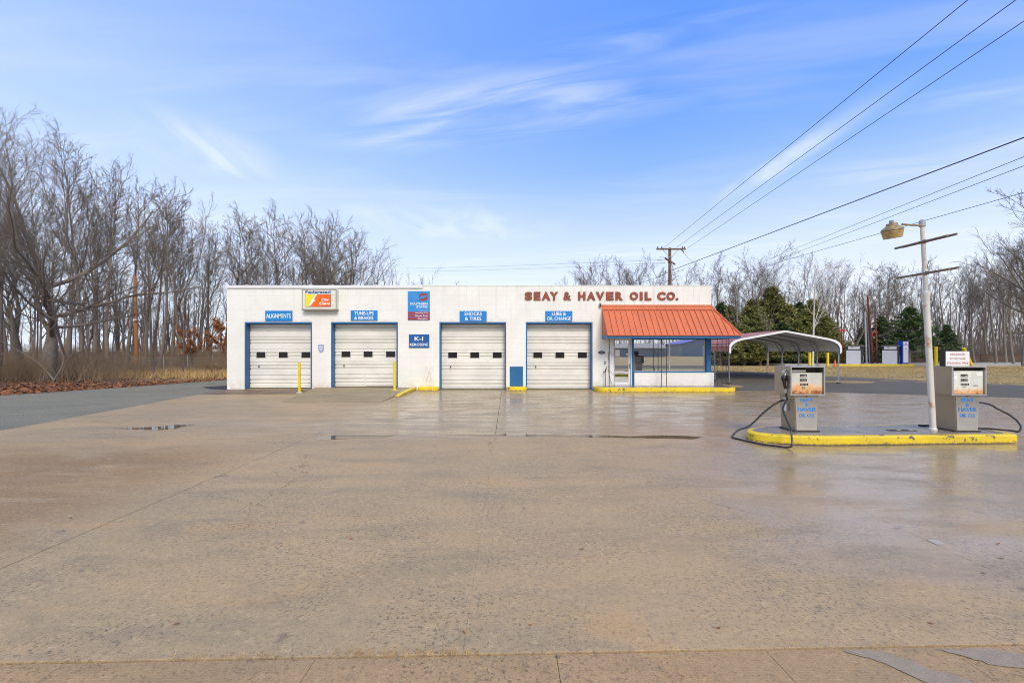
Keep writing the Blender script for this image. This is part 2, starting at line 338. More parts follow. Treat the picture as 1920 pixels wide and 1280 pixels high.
M['cone'] = simple('cone_orange', (.85, .13, .02), (.7, .12, .03), 8, .5)
M['pumpwhite'] = blotch('far_pump_white', (.74, .75, .80), (.52, .52, .54), 1.4, .6, .9, .4, bump=0)
M['pumpdark'] = simple('far_pump_dark', (.018, .02, .03), (.03, .03, .04), 3, .5)
M['kiosk'] = simple('kiosk_blue', (.02, .07, .45), (.03, .09, .5), 2, .75, spec=.2)
M['barrier'] = blotch('brown_rusty_barrier', (.085, .055, .038), (.16, .13, .09), 1.6, .5, .7, .8, obj=False, stretch=(1, 1, 2))
M['paleconc'] = simple('pale_concrete', (.42, .40, .36), (.34, .32, .29), 2, .8, bump=.2)
M['greyconc'] = simple('island_top_concrete', (.25, .205, .165), (.17, .145, .12), 3, .24, rr=.12, bump=.12, bscale=70)
M['paper'] = simple('paper', (.80, .80, .80), (.74, .74, .76), 6, .7)
M['plaque'] = simple('dark_plaque', (.03, .028, .027), (.05, .045, .04), 30, .45, metal=.3)
M['shield'] = simple('shield_blue_grey', (.27, .34, .50), None, rough=.5)
def mat_bark(name, a, b_, sc=14):
    m, nt, b, o = NM(name); g = G(nt); v = g.pos(obj=True, scale=(1, 1, .3))
    n = g.noise(v, sc, 6, .7); r = g.rand()
    col = g.mix(g.rng(n, .35, .65), a, b_)
    col = g.mix(g.math('MULTIPLY', r, .35), col, tuple(x * 1.15 for x in b_))
    g.link(col, b.inputs['Base Color']); b.inputs['Roughness'].default_value = .9
    g.link(g.bump(n, .6, .03), b.inputs['Normal'])
    return m
M['bark'] = mat_bark('grey_brown_bark', (.135, .115, .090), (.225, .195, .160))
M['twig'] = mat_bark('twig_bark', (.115, .096, .077), (.205, .172, .142), 3)
M['birch'] = mat_bark('pale_birch_bark', (.50, .47, .42), (.62, .60, .55), 9)
M['farbark'] = mat_bark('far_wood_bark', (.115, .093, .080), (.20, .165, .145), 2)
M['brush'] = mat_bark('brown_brush', (.21, .150, .092), (.33, .24, .15), 2)
def mat_leafy(name, cols, sc=1.2):
    m, nt, b, o = NM(name); g = G(nt); v = g.pos()
    n = g.noise(v, sc, 5, .65); n2 = g.noise(v, 9, 3, .7)
    col = g.mix(g.rng(n, .38, .62), cols[0], cols[1]); col = g.mix(g.rng(n2, .45, .68), col, cols[2])
    col = g.mix(g.math('MULTIPLY', g.rand(), .35), col, cols[3])
    g.link(col, b.inputs['Base Color']); b.inputs['Roughness'].default_value = .75
    b.inputs['Specular IOR Level'].default_value = .25
    return m
M['needles'] = mat_leafy('cedar_green', ((.22, .245, .075), (.14, .18, .06), (.35, .315, .11), (.29, .24, .10)))
M['needles2'] = mat_leafy('spruce_green', ((.085, .145, .055), (.052, .105, .045), (.155, .19, .07), (.10, .13, .06)))
M['orangeleaf'] = mat_leafy('orange_oak_leaf', ((.42, .17, .07), (.30, .12, .05), (.50, .24, .11), (.35, .15, .07)), 3)
M['deadleaf'] = mat_leafy('fallen_leaf', ((.28, .105, .042), (.16, .07, .035), (.40, .19, .08), (.25, .12, .06)), 5)
M['straw'] = mat_leafy('straw_blades', ((.54, .37, .16), (.38, .25, .10), (.62, .46, .21), (.44, .29, .12)), 1.5)
M['lawn'] = mat_leafy('dormant_lawn', ((.56, .41, .19), (.42, .31, .14), (.26, .24, .09), (.5, .37, .17)), .6)
def mat_glass(name, refl=.5, tint=(.8, .84, .84)):
    m, nt, b, o = NM(name); nt.nodes.remove(b)
    a = nt.nodes.new('ShaderNodeBsdfTransparent'); a.inputs[0].default_value = (*tint, 1)
    c = nt.nodes.new('ShaderNodeBsdfGlossy'); c.inputs[0].default_value = (.93, .95, .97, 1); c.inputs[1].default_value = 0.0
    x = nt.nodes.new('ShaderNodeMixShader'); x.inputs[0].default_value = refl
    nt.links.new(a.outputs[0], x.inputs[1]); nt.links.new(c.outputs[0], x.inputs[2]); nt.links.new(x.outputs[0], o.inputs[0])
    return m
M['glass'] = mat_glass('window_glass', .74)
M['darkglass'] = simple('dark_door_pane', (.012, .012, .013), None, rough=.12, spec=.5)
def mat_water():
    m, nt, b, o = NM('puddle_water'); nt.nodes.remove(b); g = G(nt)
    a = nt.nodes.new('ShaderNodeBsdfTransparent'); a.inputs[0].default_value = (.86, .83, .78, 1)
    c = nt.nodes.new('ShaderNodeBsdfGlossy'); c.inputs[0].default_value = (1, 1, 1, 1); c.inputs[1].default_value = .015
    fr = nt.nodes.new('ShaderNodeFresnel'); fr.inputs[0].default_value = 1.33
    x = nt.nodes.new('ShaderNodeMixShader'); nt.links.new(fr.outputs[0], x.inputs[0])
    nt.links.new(a.outputs[0], x.inputs[1]); nt.links.new(c.outputs[0], x.inputs[2]); nt.links.new(x.outputs[0], o.inputs[0])
    return m
M['water'] = mat_water()

# ------------------------------------------------------------------ mesh helpers
class MB:
    def __init__(s): s.v = []; s.f = []; s.m = []
    def face(s, pts, mi=0):
        k = len(s.v); s.v += [tuple(p) for p in pts]; s.f.append(tuple(range(k, k + len(pts)))); s.m.append(mi); return s
    def poly(s, V, Fs, mi=0):
        k = len(s.v); s.v += [tuple(p) for p in V]
        for f in Fs: s.f.append(tuple(k + i for i in f)); s.m.append(mi)
        return s
    def box(s, x0, x1, y0, y1, z0, z1, mi=0, mtop=None, bev=0.0):
        if bev > 0:
            b = min(bev, (x1 - x0) * .45, (y1 - y0) * .45, (z1 - z0) * .45)
            V = []
            for z, i in ((z0, b), (z0 + b, 0), (z1 - b, 0), (z1, b)):
                c = b * .6 if i == 0 else b
                V += [(x0 + (i or 0) + (0 if i else 0), y0 + i, z), (x1 - i, y0 + i, z), (x1 - i, y1 - i, z), (x0 + i, y1 - i, z)]
            Fs = [(0, 3, 2, 1), (12, 13, 14, 15)]
            for r in range(3):
                for q in range(4): Fs.append((r * 4 + q, r * 4 + (q + 1) % 4, r * 4 + 4 + (q + 1) % 4, r * 4 + 4 + q))
            s.poly(V, Fs, mi)
            if mtop is not None: s.m[-len(Fs) + 1] = mtop
            return s
        V = [(x0, y0, z0), (x1, y0, z0), (x1, y1, z0), (x0, y1, z0), (x0, y0, z1), (x1, y0, z1), (x1, y1, z1), (x0, y1, z1)]
        s.poly(V, [(0, 3, 2, 1), (0, 1, 5, 4), (1, 2, 6, 5), (2, 3, 7, 6), (3, 0, 4, 7)], mi)
        s.poly(V[4:], [(0, 1, 2, 3)], mi if mtop is None else mtop)
        return s
    def tube(s, pts, r, n=8, cap=True, mi=0, closed=False):
        pts = [Vector(p) for p in pts]; N = len(pts)
        rs = r if isinstance(r, (list, tuple)) else [r] * N
        k = len(s.v); up = None
        for i, p in enumerate(pts):
            t = (pts[min(i + 1, N - 1)] - pts[max(i - 1, 0)]).normalized()
            if up is None:
                up = Vector((0, 0, 1)) if abs(t.z) < .9 else Vector((1, 0, 0))
            a = t.cross(up).normalized(); b = a.cross(t).normalized(); up = b
            for j in range(n):
                w = 2 * math.pi * j / n
                s.v.append(tuple(p + (a * math.cos(w) + b * math.sin(w)) * rs[i]))
        for i in range(N - 1):
            for j in range(n):
                s.f.append((k + i * n + j, k + i * n + (j + 1) % n, k + (i + 1) * n + (j + 1) % n, k + (i + 1) * n + j)); s.m.append(mi)
        if cap:
            s.f.append(tuple(k + j for j in reversed(range(n)))); s.m.append(mi)
            s.f.append(tuple(k + (N - 1) * n + j for j in range(n))); s.m.append(mi)
        return s
    def lathe(s, prof, c=(0, 0, 0), n=20, mi=0, axis='Z'):
        k = len(s.v); c = Vector(c)
        for (r, h) in prof:
            for j in range(n):
                w = 2 * math.pi * j / n
                p = (r * math.cos(w), r * math.sin(w), h) if axis == 'Z' else (r * math.cos(w), h, r * math.sin(w))
                s.v.append(tuple(c + Vector(p)))
        for i in range(len(prof) - 1):
            for j in range(n):
                s.f.append((k + i * n + j, k + i * n + (j + 1) % n, k + (i + 1) * n + (j + 1) % n, k + (i + 1) * n + j)); s.m.append(mi)
        s.f.append(tuple(k + j for j in reversed(range(n)))); s.m.append(mi)
        s.f.append(tuple(k + (len(prof) - 1) * n + j for j in range(n))); s.m.append(mi)
        return s
    def slab(s, outline, z0, z1, mside=0, mtop=0, bev=0.0):
        n = len(outline); o2 = outline
        s.poly([(x, y, z0) for x, y in outline] + [(x, y, z1 - bev) for x, y in outline], [(i, (i + 1) % n, n + (i + 1) % n, n + i) for i in range(n)], mside)
        if bev:
            cx = sum(p[0] for p in outline) / n; cy = sum(p[1] for p in outline) / n
            o2 = []
            for i in range(n):
                a, b_, c = Vector(outline[i - 1]), Vector(outline[i]), Vector(outline[(i + 1) % n])
                e1 = (b_ - a).normalized(); e2 = (c - b_).normalized(); nn = Vector((-(e1.y + e2.y), e1.x + e2.x))
                nn = nn.normalized() if nn.length > 1e-6 else Vector((-e1.y, e1.x))
                kk = bev / max(.5, nn.dot(Vector((-e1.y, e1.x)))); q = b_ + nn * kk; o2.append((q.x, q.y))
            s.poly([(x, y, z1 - bev) for x, y in outline] + [(x, y, z1) for x, y in o2], [(i, (i + 1) % n, n + (i + 1) % n, n + i) for i in range(n)], mside)
        s.poly([(x, y, z1) for x, y in o2], [tuple(range(n))], mtop)
        return s
    def data(s, name, mats):
        me = D.meshes.new(name); me.from_pydata(s.v, [], s.f)
        for m_ in (mats if isinstance(mats, (list, tuple)) else [mats]): me.materials.append(M[m_] if isinstance(m_, str) else m_)
        if any(s.m): me.polygons.foreach_set('material_index', s.m)
        me.update(); return me
    def build(s, name, mats, parent=None, smooth=False, loc=None, ang=35):
        me = s.data(name, mats); return link(name, me, parent, smooth, loc, ang)
def link(name, me, parent=None, smooth=False, loc=None, ang=35):
    if smooth:
        me.polygons.foreach_set('use_smooth', [True] * len(me.polygons))
        try: me.set_sharp_from_angle(angle=R(ang))
        except Exception: pass
    o = D.objects.new(name, me); COL.objects.link(o)
    if parent is not None: o.parent = parent
    if loc is not None: o.location = loc
    return o
def tag(o, label, cat, group=None):
    o['label'] = label; o['category'] = cat
    if group: o['group'] = group
    return o
def struct(o, label=None, kind='structure'):
    o['kind'] = kind
    if label: o['label'] = label
    return o
def thing(name, label, cat, loc=(0, 0, 0), rz=0, group=None):
    o = D.objects.new(name, None); COL.objects.link(o); o.empty_display_size = .2
    o.location = loc; o.rotation_euler = (0, 0, rz); return tag(o, label, cat, group)
def np_mesh(name, V, Fq, mats):
    """V (n,3), Fq (m,k) all faces k corners"""
    me = D.meshes.new(name); V = np.asarray(V, np.float32); Fq = np.asarray(Fq, np.int32)
    me.vertices.add(len(V)); me.vertices.foreach_set('co', V.ravel())
    k = Fq.shape[1]; me.loops.add(Fq.size); me.loops.foreach_set('vertex_index', Fq.ravel())
    me.polygons.add(len(Fq)); me.polygons.foreach_set('loop_start', np.arange(0, Fq.size, k, dtype=np.int32)); me.polygons.foreach_set('loop_total', np.full(len(Fq), k, np.int32))
    for m_ in (mats if isinstance(mats, (list, tuple)) else [mats]): me.materials.append(M[m_])
    me.update(calc_edges=True); return me
def gx(px, Y): return (px - CX) / F0 * Y
def gz(py, Y): return H - (py - HY) / F0 * Y
def S(a, b, t):
    u = np.clip((np.asarray(t, float) - a) / (b - a), 0, 1); return u * u * (3 - 2 * u)
def hgt(x, y): return .31 * S(19.5, 30, y) * S(8.6, 11.5, x)

_glyph = {}
def text_mesh(txt, box, y, depth=.004, mats='white', name='lettering', parent=None, bold=.02, shear=0, spacing=1.0, align='CENTER', keep=False, loc=None):
    """flat raised lettering filling box (x0, x1, z0, z1) on a plane facing -Y at y"""
    c = D.curves.new('t', 'FONT'); c.body = txt; c.size = 1; c.offset = bold; c.space_character = spacing; c.shear = shear
    c.align_x = align; c.resolution_u = 3; c.fill_mode = 'BOTH'; c.extrude = .5; c.space_line = .88
    o = D.objects.new('t', c); COL.objects.link(o)
    dg = bpy.context.evaluated_depsgraph_get(); dg.update()
    me = D.meshes.new_from_object(o.evaluated_get(dg)); D.objects.remove(o); D.curves.remove(c)
    n = len(me.vertices); a = np.empty(n * 3, np.float32); me.vertices.foreach_get('co', a); a = a.reshape(-1, 3)
    lo, hi = a.min(0), a.max(0)
    sx = (box[1] - box[0]) / max(hi[0] - lo[0], 1e-6); sz = (box[3] - box[2]) / max(hi[1] - lo[1], 1e-6)
    out = np.empty_like(a)
    out[:, 0] = box[0] + (a[:, 0] - lo[0]) * sx; out[:, 2] = box[2] + (a[:, 1] - lo[1]) * sz
    out[:, 1] = y - (a[:, 2] + .5) * depth
    me.vertices.foreach_set('co', out.ravel()); me.materials.clear(); me.materials.append(M[mats]); me.update(); me.name = name
    o = D.objects.new(name, me); COL.objects.link(o)
    if parent is not None: o.parent = parent
    if loc: o.location = loc
    return o
# ------------------------------------------------------------------ ground sheets
def sheet(name, poly, off, mat, step=1.0, parent=None):
    """a flat polygon cut into a grid so that it follows the rise of the ground"""
    import bmesh
    bm = bmesh.new(); vs = [bm.verts.new((x, y, 0)) for x, y in poly]; bm.faces.new(vs)
    for ax, lo, hi in ((0, min(p[0] for p in poly), max(p[0] for p in poly)), (1, min(p[1] for p in poly), max(p[1] for p in poly))):
        k = math.ceil(lo / step) * step
        while k < hi:
            co = (k, 0, 0) if ax == 0 else (0, k, 0); no = (1, 0, 0) if ax == 0 else (0, 1, 0)
            bmesh.ops.bisect_plane(bm, geom=bm.verts[:] + bm.edges[:] + bm.faces[:], plane_co=co, plane_no=no); k += step
    for v in bm.verts: v.co.z = float(hgt(v.co.x, v.co.y)) + off
    bmesh.ops.recalc_face_normals(bm, faces=bm.faces[:])
    me = D.meshes.new(name); bm.to_mesh(me); bm.free()
    if sum(p.normal.z for p in me.polygons) < 0: me.flip_normals()
    me.materials.append(M[mat]); o = D.objects.new(name, me); COL.objects.link(o)
    if parent: o.parent = parent
    return o
xs = np.unique(np.concatenate([np.linspace(-900, -70, 16), np.linspace(-70, 90, 161), np.linspace(90, 900, 16)]))
ys = np.unique(np.concatenate([np.linspace(-900, -30, 14), np.linspace(-30, 80, 111), np.linspace(80, 1200, 20)]))
XX, YY = np.meshgrid(xs, ys); nx, ny = len(xs), len(ys)
ZZ = hgt(XX, YY) - .035
inlot = (XX > -13.5) & (XX < 40) & (YY > -2) & (YY < 21) & ~((XX > 9.7) & (YY > 15))
ZZ = ZZ - .05 * inlot
V = np.stack([XX.ravel(), YY.ravel(), ZZ.ravel()], 1)
i, j = np.meshgrid(np.arange(nx - 1), np.arange(ny - 1)); q = (j * nx + i).ravel()
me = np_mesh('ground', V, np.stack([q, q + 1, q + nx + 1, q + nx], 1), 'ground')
o = link('ground', me); struct(o, 'dry dormant grass and leaf covered earth around the lot')

gr_poly = [(-45, 2.0), (-10.2, 2.0), (-10.75, 9.55), (-12.38, 19.6), (-12.38, 44), (-17.2, 44), (-16.9, 27), (-18.2, 21.5), (-19.6, 17.6), (-24, 15.4), (-45, 9)]
struct(sheet('gravel_drive', gr_poly, -.028, 'gravel', 2.0), 'pale green grey gravel drive bending past the white wall')
struct(sheet('dark_gravel_strip', [(-12.40, 20.1), (-12.40, 24.2), (-13.6, 23.4), (-14.6, 21.6), (-13.4, 20.4)], -.022, 'darkgravel', 2.0), 'patch of dark wet gravel by the white wall')
as_poly = [(9.2, 20.15), (18.4, 16.4), (30, 11.8), (60, 0), (60, 14.5), (24.8, 21.9), (21.0, 24.8), (18.2, 26.6), (20.2, 29.8), (14.3, 30.2), (9.9, 27.0)]
struct(sheet('asphalt_drive', as_poly, -.024, 'asphalt', 1.0), 'grey worn asphalt drive running under the metal carport')
for k, (cx, cy, rx, ry) in enumerate(((17.3, 23.6, 1.5, .62), (19.9, 24.2, .75, .2), (9.9, 21.7, 1.0, .85), (21.8, 23.6, 1.3, .22))):
    pts = [(cx + rx * math.cos(t) * random.uniform(.8, 1.15), cy + ry * math.sin(t) * random.uniform(.8, 1.15)) for t in np.linspace(0, 2 * math.pi, 18, endpoint=False)]
    struct(sheet('grass_patch', pts, -.018, 'ground', .5), 'tongue of dry straw coloured grass on the asphalt')

# ------------------------------------------------------------------ concrete lot made of cast slabs
lot = MB().face([(-13, -.6, -.03), (42, -.6, -.03), (42, 8, -.03), (18.6, 16.3, -.03), (9.6, 20.1, -.03), (-12.5, 20.1, -.03), (-10.9, 9.5, -.03), (-13, 8, -.03)]).build('concrete_lot', 'joint')
struct(lot, 'tan brown wet concrete forecourt cast in slabs')
def xl(i, y):
    b = [-15.0, -11.2, -7.42, -3.93 - .012 * max(0, y - 10), -.25 - .009 * y, 3.66, 7.4, 11.1, 14.8, 18.5, 22.5, 27, 32, 38]
    v = b[i]
    if i <= 1:
        e = -10.75 - (y - 9.6) * .16 if y > 9.6 else -10.3 - (y - 3) * .07
        v = max(v, e) if i == 1 else (max(v, e))
    return v
def yl(j, x):
    if j == 0: return -.4
    if j == 1: return 2.54 + .028 * x
    if j == 2: return 5.62 - .07 * x if abs(x) < 14 else 5.62 - .07 * 14 * (1 if x > 0 else -1)
    if j == 3: return 9.2 - .055 * max(-14, min(x, 14))
    if j == 4: return min(15.0 - .01 * x, 20.0 - (x - 9.3) * .41 - .3 if x > 9.3 else 99)
    if j == 5: return 19.98 if x <= 9.3 else 19.98 - (x - 9.3) * .41
def slab(outline, z, mat):
    return MB().slab(outline, -.028, z, bev=.0012).build('slab', mat, lot)
gp = .0022
front_x = [-8.4, -6.1, -4.5, -2.40, -1.07, .244, 1.42, 2.45, 3.9, 5.6, 7.5, 9.5]
for i in range(13):
    for j in range(1, 5):
        def c(ii, jj):
            y = yl(jj, 0)
            for _ in range(4): x = xl(ii, y); y = yl(jj, x)
            return x, y
        a, b_, c_, d = c(i, j), c(i + 1, j), c(i + 1, j + 1), c(i, j + 1)
        if b_[0] - a[0] < .3 and c_[0] - d[0] < .3: continue
        if min(c_[1], d[1]) - max(a[1], b_[1]) < .15: continue
        if max(a[1], b_[1]) > 19.5: continue
        zz = random.uniform(-.0015, .0015)
        gl_ = {3: .004, 5: .0022}.get(i, .0002 if j < 3 else .0045 if i == 4 else .002); gr_ = {2: .004, 4: .0022}.get(i, .0002 if j < 3 else .0045 if i == 3 else .002); gd, gu = (.0012 if j == 2 else .003), (.0012 if j == 1 else .003)
        o_ = [(a[0] + gl_, a[1] + gd), (b_[0] - gr_, b_[1] + gd), (c_[0] - gr_, c_[1] - gu), (d[0] + gl_, d[1] - gu)]
        if a[0] > 16: o_ = [(x_, min(y_, 20 - (x_ - 9.3) * .41)) for x_, y_ in o_]
        slab(o_, zz, 'concrete')
for k in range(len(front_x) - 1):
    x0, x1 = front_x[k], front_x[k + 1]
    y0, y1 = yl(1, x0) - .012, yl(1, x1) - .012
    if k == 6:      # the broken slab at the right, in three pieces
        for pc in (((1.425, -.4), (1.45, -.4), (1.66, 2.1), (1.47, y0)), ):
            pass
    skw = [.05, .10, -.05, .12, .04, -.02, -.14, -.05, .05, .05, .05, .05]; gp = .0012
    slab([(x0 + gp - skw[k], .2), (x1 - gp - skw[k + 1], .2), (x1 - gp, y1), (x0 + gp, y0)], -.004 + random.uniform(-.001, .001), 'gutter')
for nm_, pts in (('a', [(1.86, 2.565), (2.04, 2.565), (2.32, 2.32), (2.40, 2.1), (2.20, 2.1), (2.02, 2.42)]), ('b', [(2.38, 2.57), (2.70, 2.575), (3.2, 2.40), (3.2, 2.3), (2.9, 2.36), (2.55, 2.46)]),
                 ):
    q_ = []
    for k_ in range(len(pts)):
        a_, b2 = Vector(pts[k_]), Vector(pts[(k_ + 1) % len(pts)])
        for t_ in np.linspace(0, 1, 9)[:-1]:
            p_ = a_.lerp(b2, t_); q_.append((p_.x + random.uniform(-.018, .018), min(p_.y + random.uniform(-.012, .012), 2.50 + .028 * p_.x + .01)))
    pts = q_
    struct(MB().face([(x, y, .0012) for x, y in pts]).build('asphalt_patch', 'patch'), 'grey patching in the broken scored concrete')

# the raised ramp in front of the second door
rm = MB(); rp = [(-7.52, 15.0), (-4.28, 15.0), (-4.30, 19.69), (-8.42, 19.69)]
rz = [.012, .012, .115, .115]
rm.face([(x, y, z) for (x, y), z in zip(rp, rz)])
for k in range(4):
    a, b_ = rp[k], rp[(k + 1) % 4]
    rm.face([(a[0], a[1], 0), (b_[0], b_[1], 0), (b_[0], b_[1], rz[(k + 1) % 4]), (a[0], a[1], rz[k])])
struct(rm.build('ramp', 'apron'), 'smooth grey concrete ramp up to the second garage door')
M['rustconc'] = blotch('rust_brown_concrete', (.195, .125, .075), (.13, .085, .052), 1.5, .45, .65, .5, obj=False, bump=.1)
struct(MB().poly([(-12.1, 17.6, .004), (-8.35, 17.9, .004), (-8.55, 19.69, .03), (-12.24, 19.69, .03), (-12.24, 19.69, 0), (-8.55, 19.69, 0)], [(0, 1, 2, 3), (3, 2, 5, 4), (0, 3, 4), (1, 5, 2)]).build('stained_apron', 'rustconc'), 'rust brown stained concrete before the first garage door')
cu = MB(); pr = [(-4.27, 16.6, .02), (-4.27, 17.3, .09), (-4.27, 19.66, .13)]
for (a, b_) in zip(pr[:-1], pr[1:]):
    cu.face([(-4.27, a[1], a[2]), (-4.10, a[1], a[2] * .95), (-4.10, b_[1], b_[2] * .97), (-4.27, b_[1], b_[2])])
    cu.face([(-4.10, a[1], 0), (-4.10, b_[1], 0), (-4.10, b_[1], b_[2] * .97), (-4.10, a[1], a[2] * .95)])
    cu.face([(-4.27, b_[1], 0), (-4.27, a[1], 0), (-4.27, a[1], a[2]), (-4.27, b_[1], b_[2])])
cu.face([(-4.27, 16.6, 0), (-4.10, 16.6, 0), (-4.10, 16.6, .019), (-4.27, 16.6, .02)])
tag(cu.build('ramp_kerb', 'yellow'), 'yellow painted wedge kerb along the side of the grey ramp', 'kerb', 'small yellow kerbs against the white wall')

def puddle(pts, z=.0035):
    n = len(pts); out = []
    for k in range(n):
        a, b_ = Vector(pts[k]), Vector(pts[(k + 1) % n])
        for t in (0, .25, .5, .75):
            p = a.lerp(b_, t); L = (b_ - a).length; out.append((p.x + random.uniform(-.03, .03) * min(L, 2), p.y + random.uniform(-.035, .035) * min(L, 1.6)))
    mb = MB(); mb.face([(x, y, z) for x, y in out]); return mb.build('puddle', 'water')
def gp_(px, py):
    Y = F0 * H / (py - HY); return (gx(px, Y), Y)
for pts, lb in (([gp_(205, 803.5), gp_(300, 806), gp_(330, 804), gp_(340, 800), gp_(368, 796.5), (gp_(330, 796)), gp_(300, 799.5)], 'thin brown puddle in the joint of the lot near the gravel drive'),
                ([gp_(585, 826), gp_(650, 822.5), gp_(720, 820), gp_(745, 814.5), gp_(640, 814.5), gp_(605, 818)], 'small puddle where two slab joints cross before the second door'),
                ([gp_(815, 814), gp_(905, 816.5), gp_(1100, 819.5), gp_(1200, 821.5), gp_(1300, 823.2), gp_(1318, 819), gp_(1290, 817), gp_(1240, 816), gp_(1190, 817.5), gp_(1100, 815), gp_(940, 813.5)], 'long shallow puddle lying along the middle slab joint')):
    struct(puddle(pts), lb)

# ------------------------------------------------------------------ the service station
FY = 19.7; KF = F0 / FY
bx_ = lambda px: gx(px, FY)
bz_ = lambda py: gz(py, FY)
XL, XR, ZT = bx_(425.5), bx_(1333.5), 4.44
doors = [(459, 585), (621, 746), (824, 949), (986, 1111)]
DT = bz_(603.5)
stn = thing('service_station', 'long low white block garage with four cream doors and an orange roofed office', 'building', (0, FY, 0))
def bl(mb, name, mats, parent=None, **k):
    """builds in world coordinates, then shifts into the building's frame"""
    mb.v = [(x, y - FY, z) for x, y, z in mb.v]
    return mb.build(name, mats, parent or stn, **k)
WT = .2
wall = MB(); rec = FY + .003
segs = []; px_ = XL
for a, b_ in doors:
    segs.append((px_, bx_(a))); px_ = bx_(b_)
segs.append((px_, bx_(1150)))
for a, b_ in segs: wall.box(a, b_, rec, FY + WT, 0, DT)
wall.box(XL, bx_(1150), rec, FY + WT, DT, ZT - .001)
OZ = 2.24
wall.box(bx_(1150), XR, rec, FY + WT, OZ, ZT - .001)
wall_o = bl(wall, 'front_wall', 'mortar')
# every block face of the front wall: whole blocks singly, cut ones together
CH, CW, J = ZT / 22, .4064, .0031
blk = MB(); e = .004
def block_mb(w, h):
    mb = MB(); V = []
    for yy, ins in ((.02, 0), (.0015, 0), (0, .003)):
        V += [(ins, yy, ins), (w - ins, yy, ins), (w - ins, yy, h - ins), (ins, yy, h - ins)]
    mb.poly(V, [(8, 9, 10, 11)] + [(r * 4 + q, r * 4 + (q + 1) % 4, r * 4 + 4 + (q + 1) % 4, r * 4 + 4 + q) for r in range(2) for q in range(4)])
    return mb
full = block_mb(CW - 2 * J, CH - 2 * J).data('block', 'wall')
opens = [(bx_(a), bx_(b_), 0, DT) for a, b_ in doors] + [(bx_(1150), XR + 1, 0, OZ)]
cut = MB(); whole = []
for r in range(22):
    z0, z1 = r * CH + J, (r + 1) * CH - J; x = XL - (CW / 2 if r % 2 else 0)
    while x < XR:
        spans = [(max(x + J, XL), min(x + CW - J, XR))]
        for (oa, ob, oz0, oz1) in opens:
            if z0 < oz1 - .06:
                ns = []
                for s0, s1 in spans:
                    if s1 <= oa or s0 >= ob: ns.append((s0, s1)); continue
                    if s0 < oa: ns.append((s0, oa))
                    if s1 > ob: ns.append((ob, s1))
                spans = ns
        for s0, s1 in spans:
            if s1 - s0 < .02: continue
            zz0 = z0
            for (oa, ob, oz0, oz1) in opens:
                if zz0 < oz1 < z1 and s1 > oa and s0 < ob: zz0 = oz1
            if abs(s1 - s0 - (CW - 2 * J)) < 1e-4 and zz0 == z0: whole.append((s0, z0, r))
            else:
                t = block_mb(s1 - s0, z1 - zz0); cut.poly([(s0 + a, b_, zz0 + c) for a, b_, c in t.v], t.f)
        x += CW
whole.sort(key=lambda w: (-(w[1] > 3.0) * (w[0] > 0), -w[1], -w[0]))
for k, (x, z, r) in enumerate(whole):
    if k < 300:
        o = D.objects.new('block', full); COL.objects.link(o); o.parent = wall_o; o.location = (x, random.uniform(-.0006, .0006), z)
    else:
        t = block_mb(CW - 2 * J, CH - 2 * J); cut.poly([(x + a, b_, z + c) for a, b_, c in t.v], t.f)
co = cut.build('block_courses', 'wall', wall_o); co['kind'] = 'stuff'

sw = MB(); DEP = 12.5
sw.box(XL, XL + .2, FY + WT, FY + DEP, 0, 4.25); sw.box(XR - .2, XR, FY + WT, FY + DEP, 0, 4.25); sw.box(XL + .2, XR - .2, FY + DEP - .2, FY + DEP, 0, 4.25)
bl(sw, 'side_wall', 'wall')
bl(MB().box(XL + .2, XR - .2, FY + WT, FY + DEP - .2, 3.9, 4.0), 'flat_roof', 'rooftar')
bl(MB().box(XL + .2, XR - .2, FY + WT, FY + DEP - .2, .0, .012), 'inner_floor', 'innerwall')
bl(MB().box(bx_(1120), bx_(1120) + .1, FY + WT, FY + DEP - .2, .012, 3.9), 'partition', 'innerwall')
bl(MB().box(bx_(1120) + .1, XR - .2, FY + 5, FY + 5.1, .012, 3.9), 'office_back_wall', 'innerwall')
# metal parapet trim in overlapping lengths on the left part, plain cap on the rest
cx_ = XL - .04; k = 0
xe = bx_(793)
while cx_ < xe - .1:
    x1 = min(cx_ + .92, xe)
    bl(MB().box(cx_, x1 - .004, FY - .055, FY + .25, ZT - .002, ZT + .045, bev=.01).box(cx_, x1 - .004, FY - .055, FY - .04, ZT - .07, ZT - .002).box(x1 - .07, x1 + .05 if x1 < xe - .1 else x1, FY - .063, FY + .255, ZT + .001, ZT + .062, bev=.01), 'coping', 'cartrim')
    cx_ = x1
x0 = xe + .012
while x0 < XR:
    x1 = min(x0 + 1.83, XR + .02)
    bl(MB().box(x0, x1 - .006, FY - .02, FY + .25, ZT + .001, ZT + .055, bev=.02), 'coping', 'wall'); x0 = x1

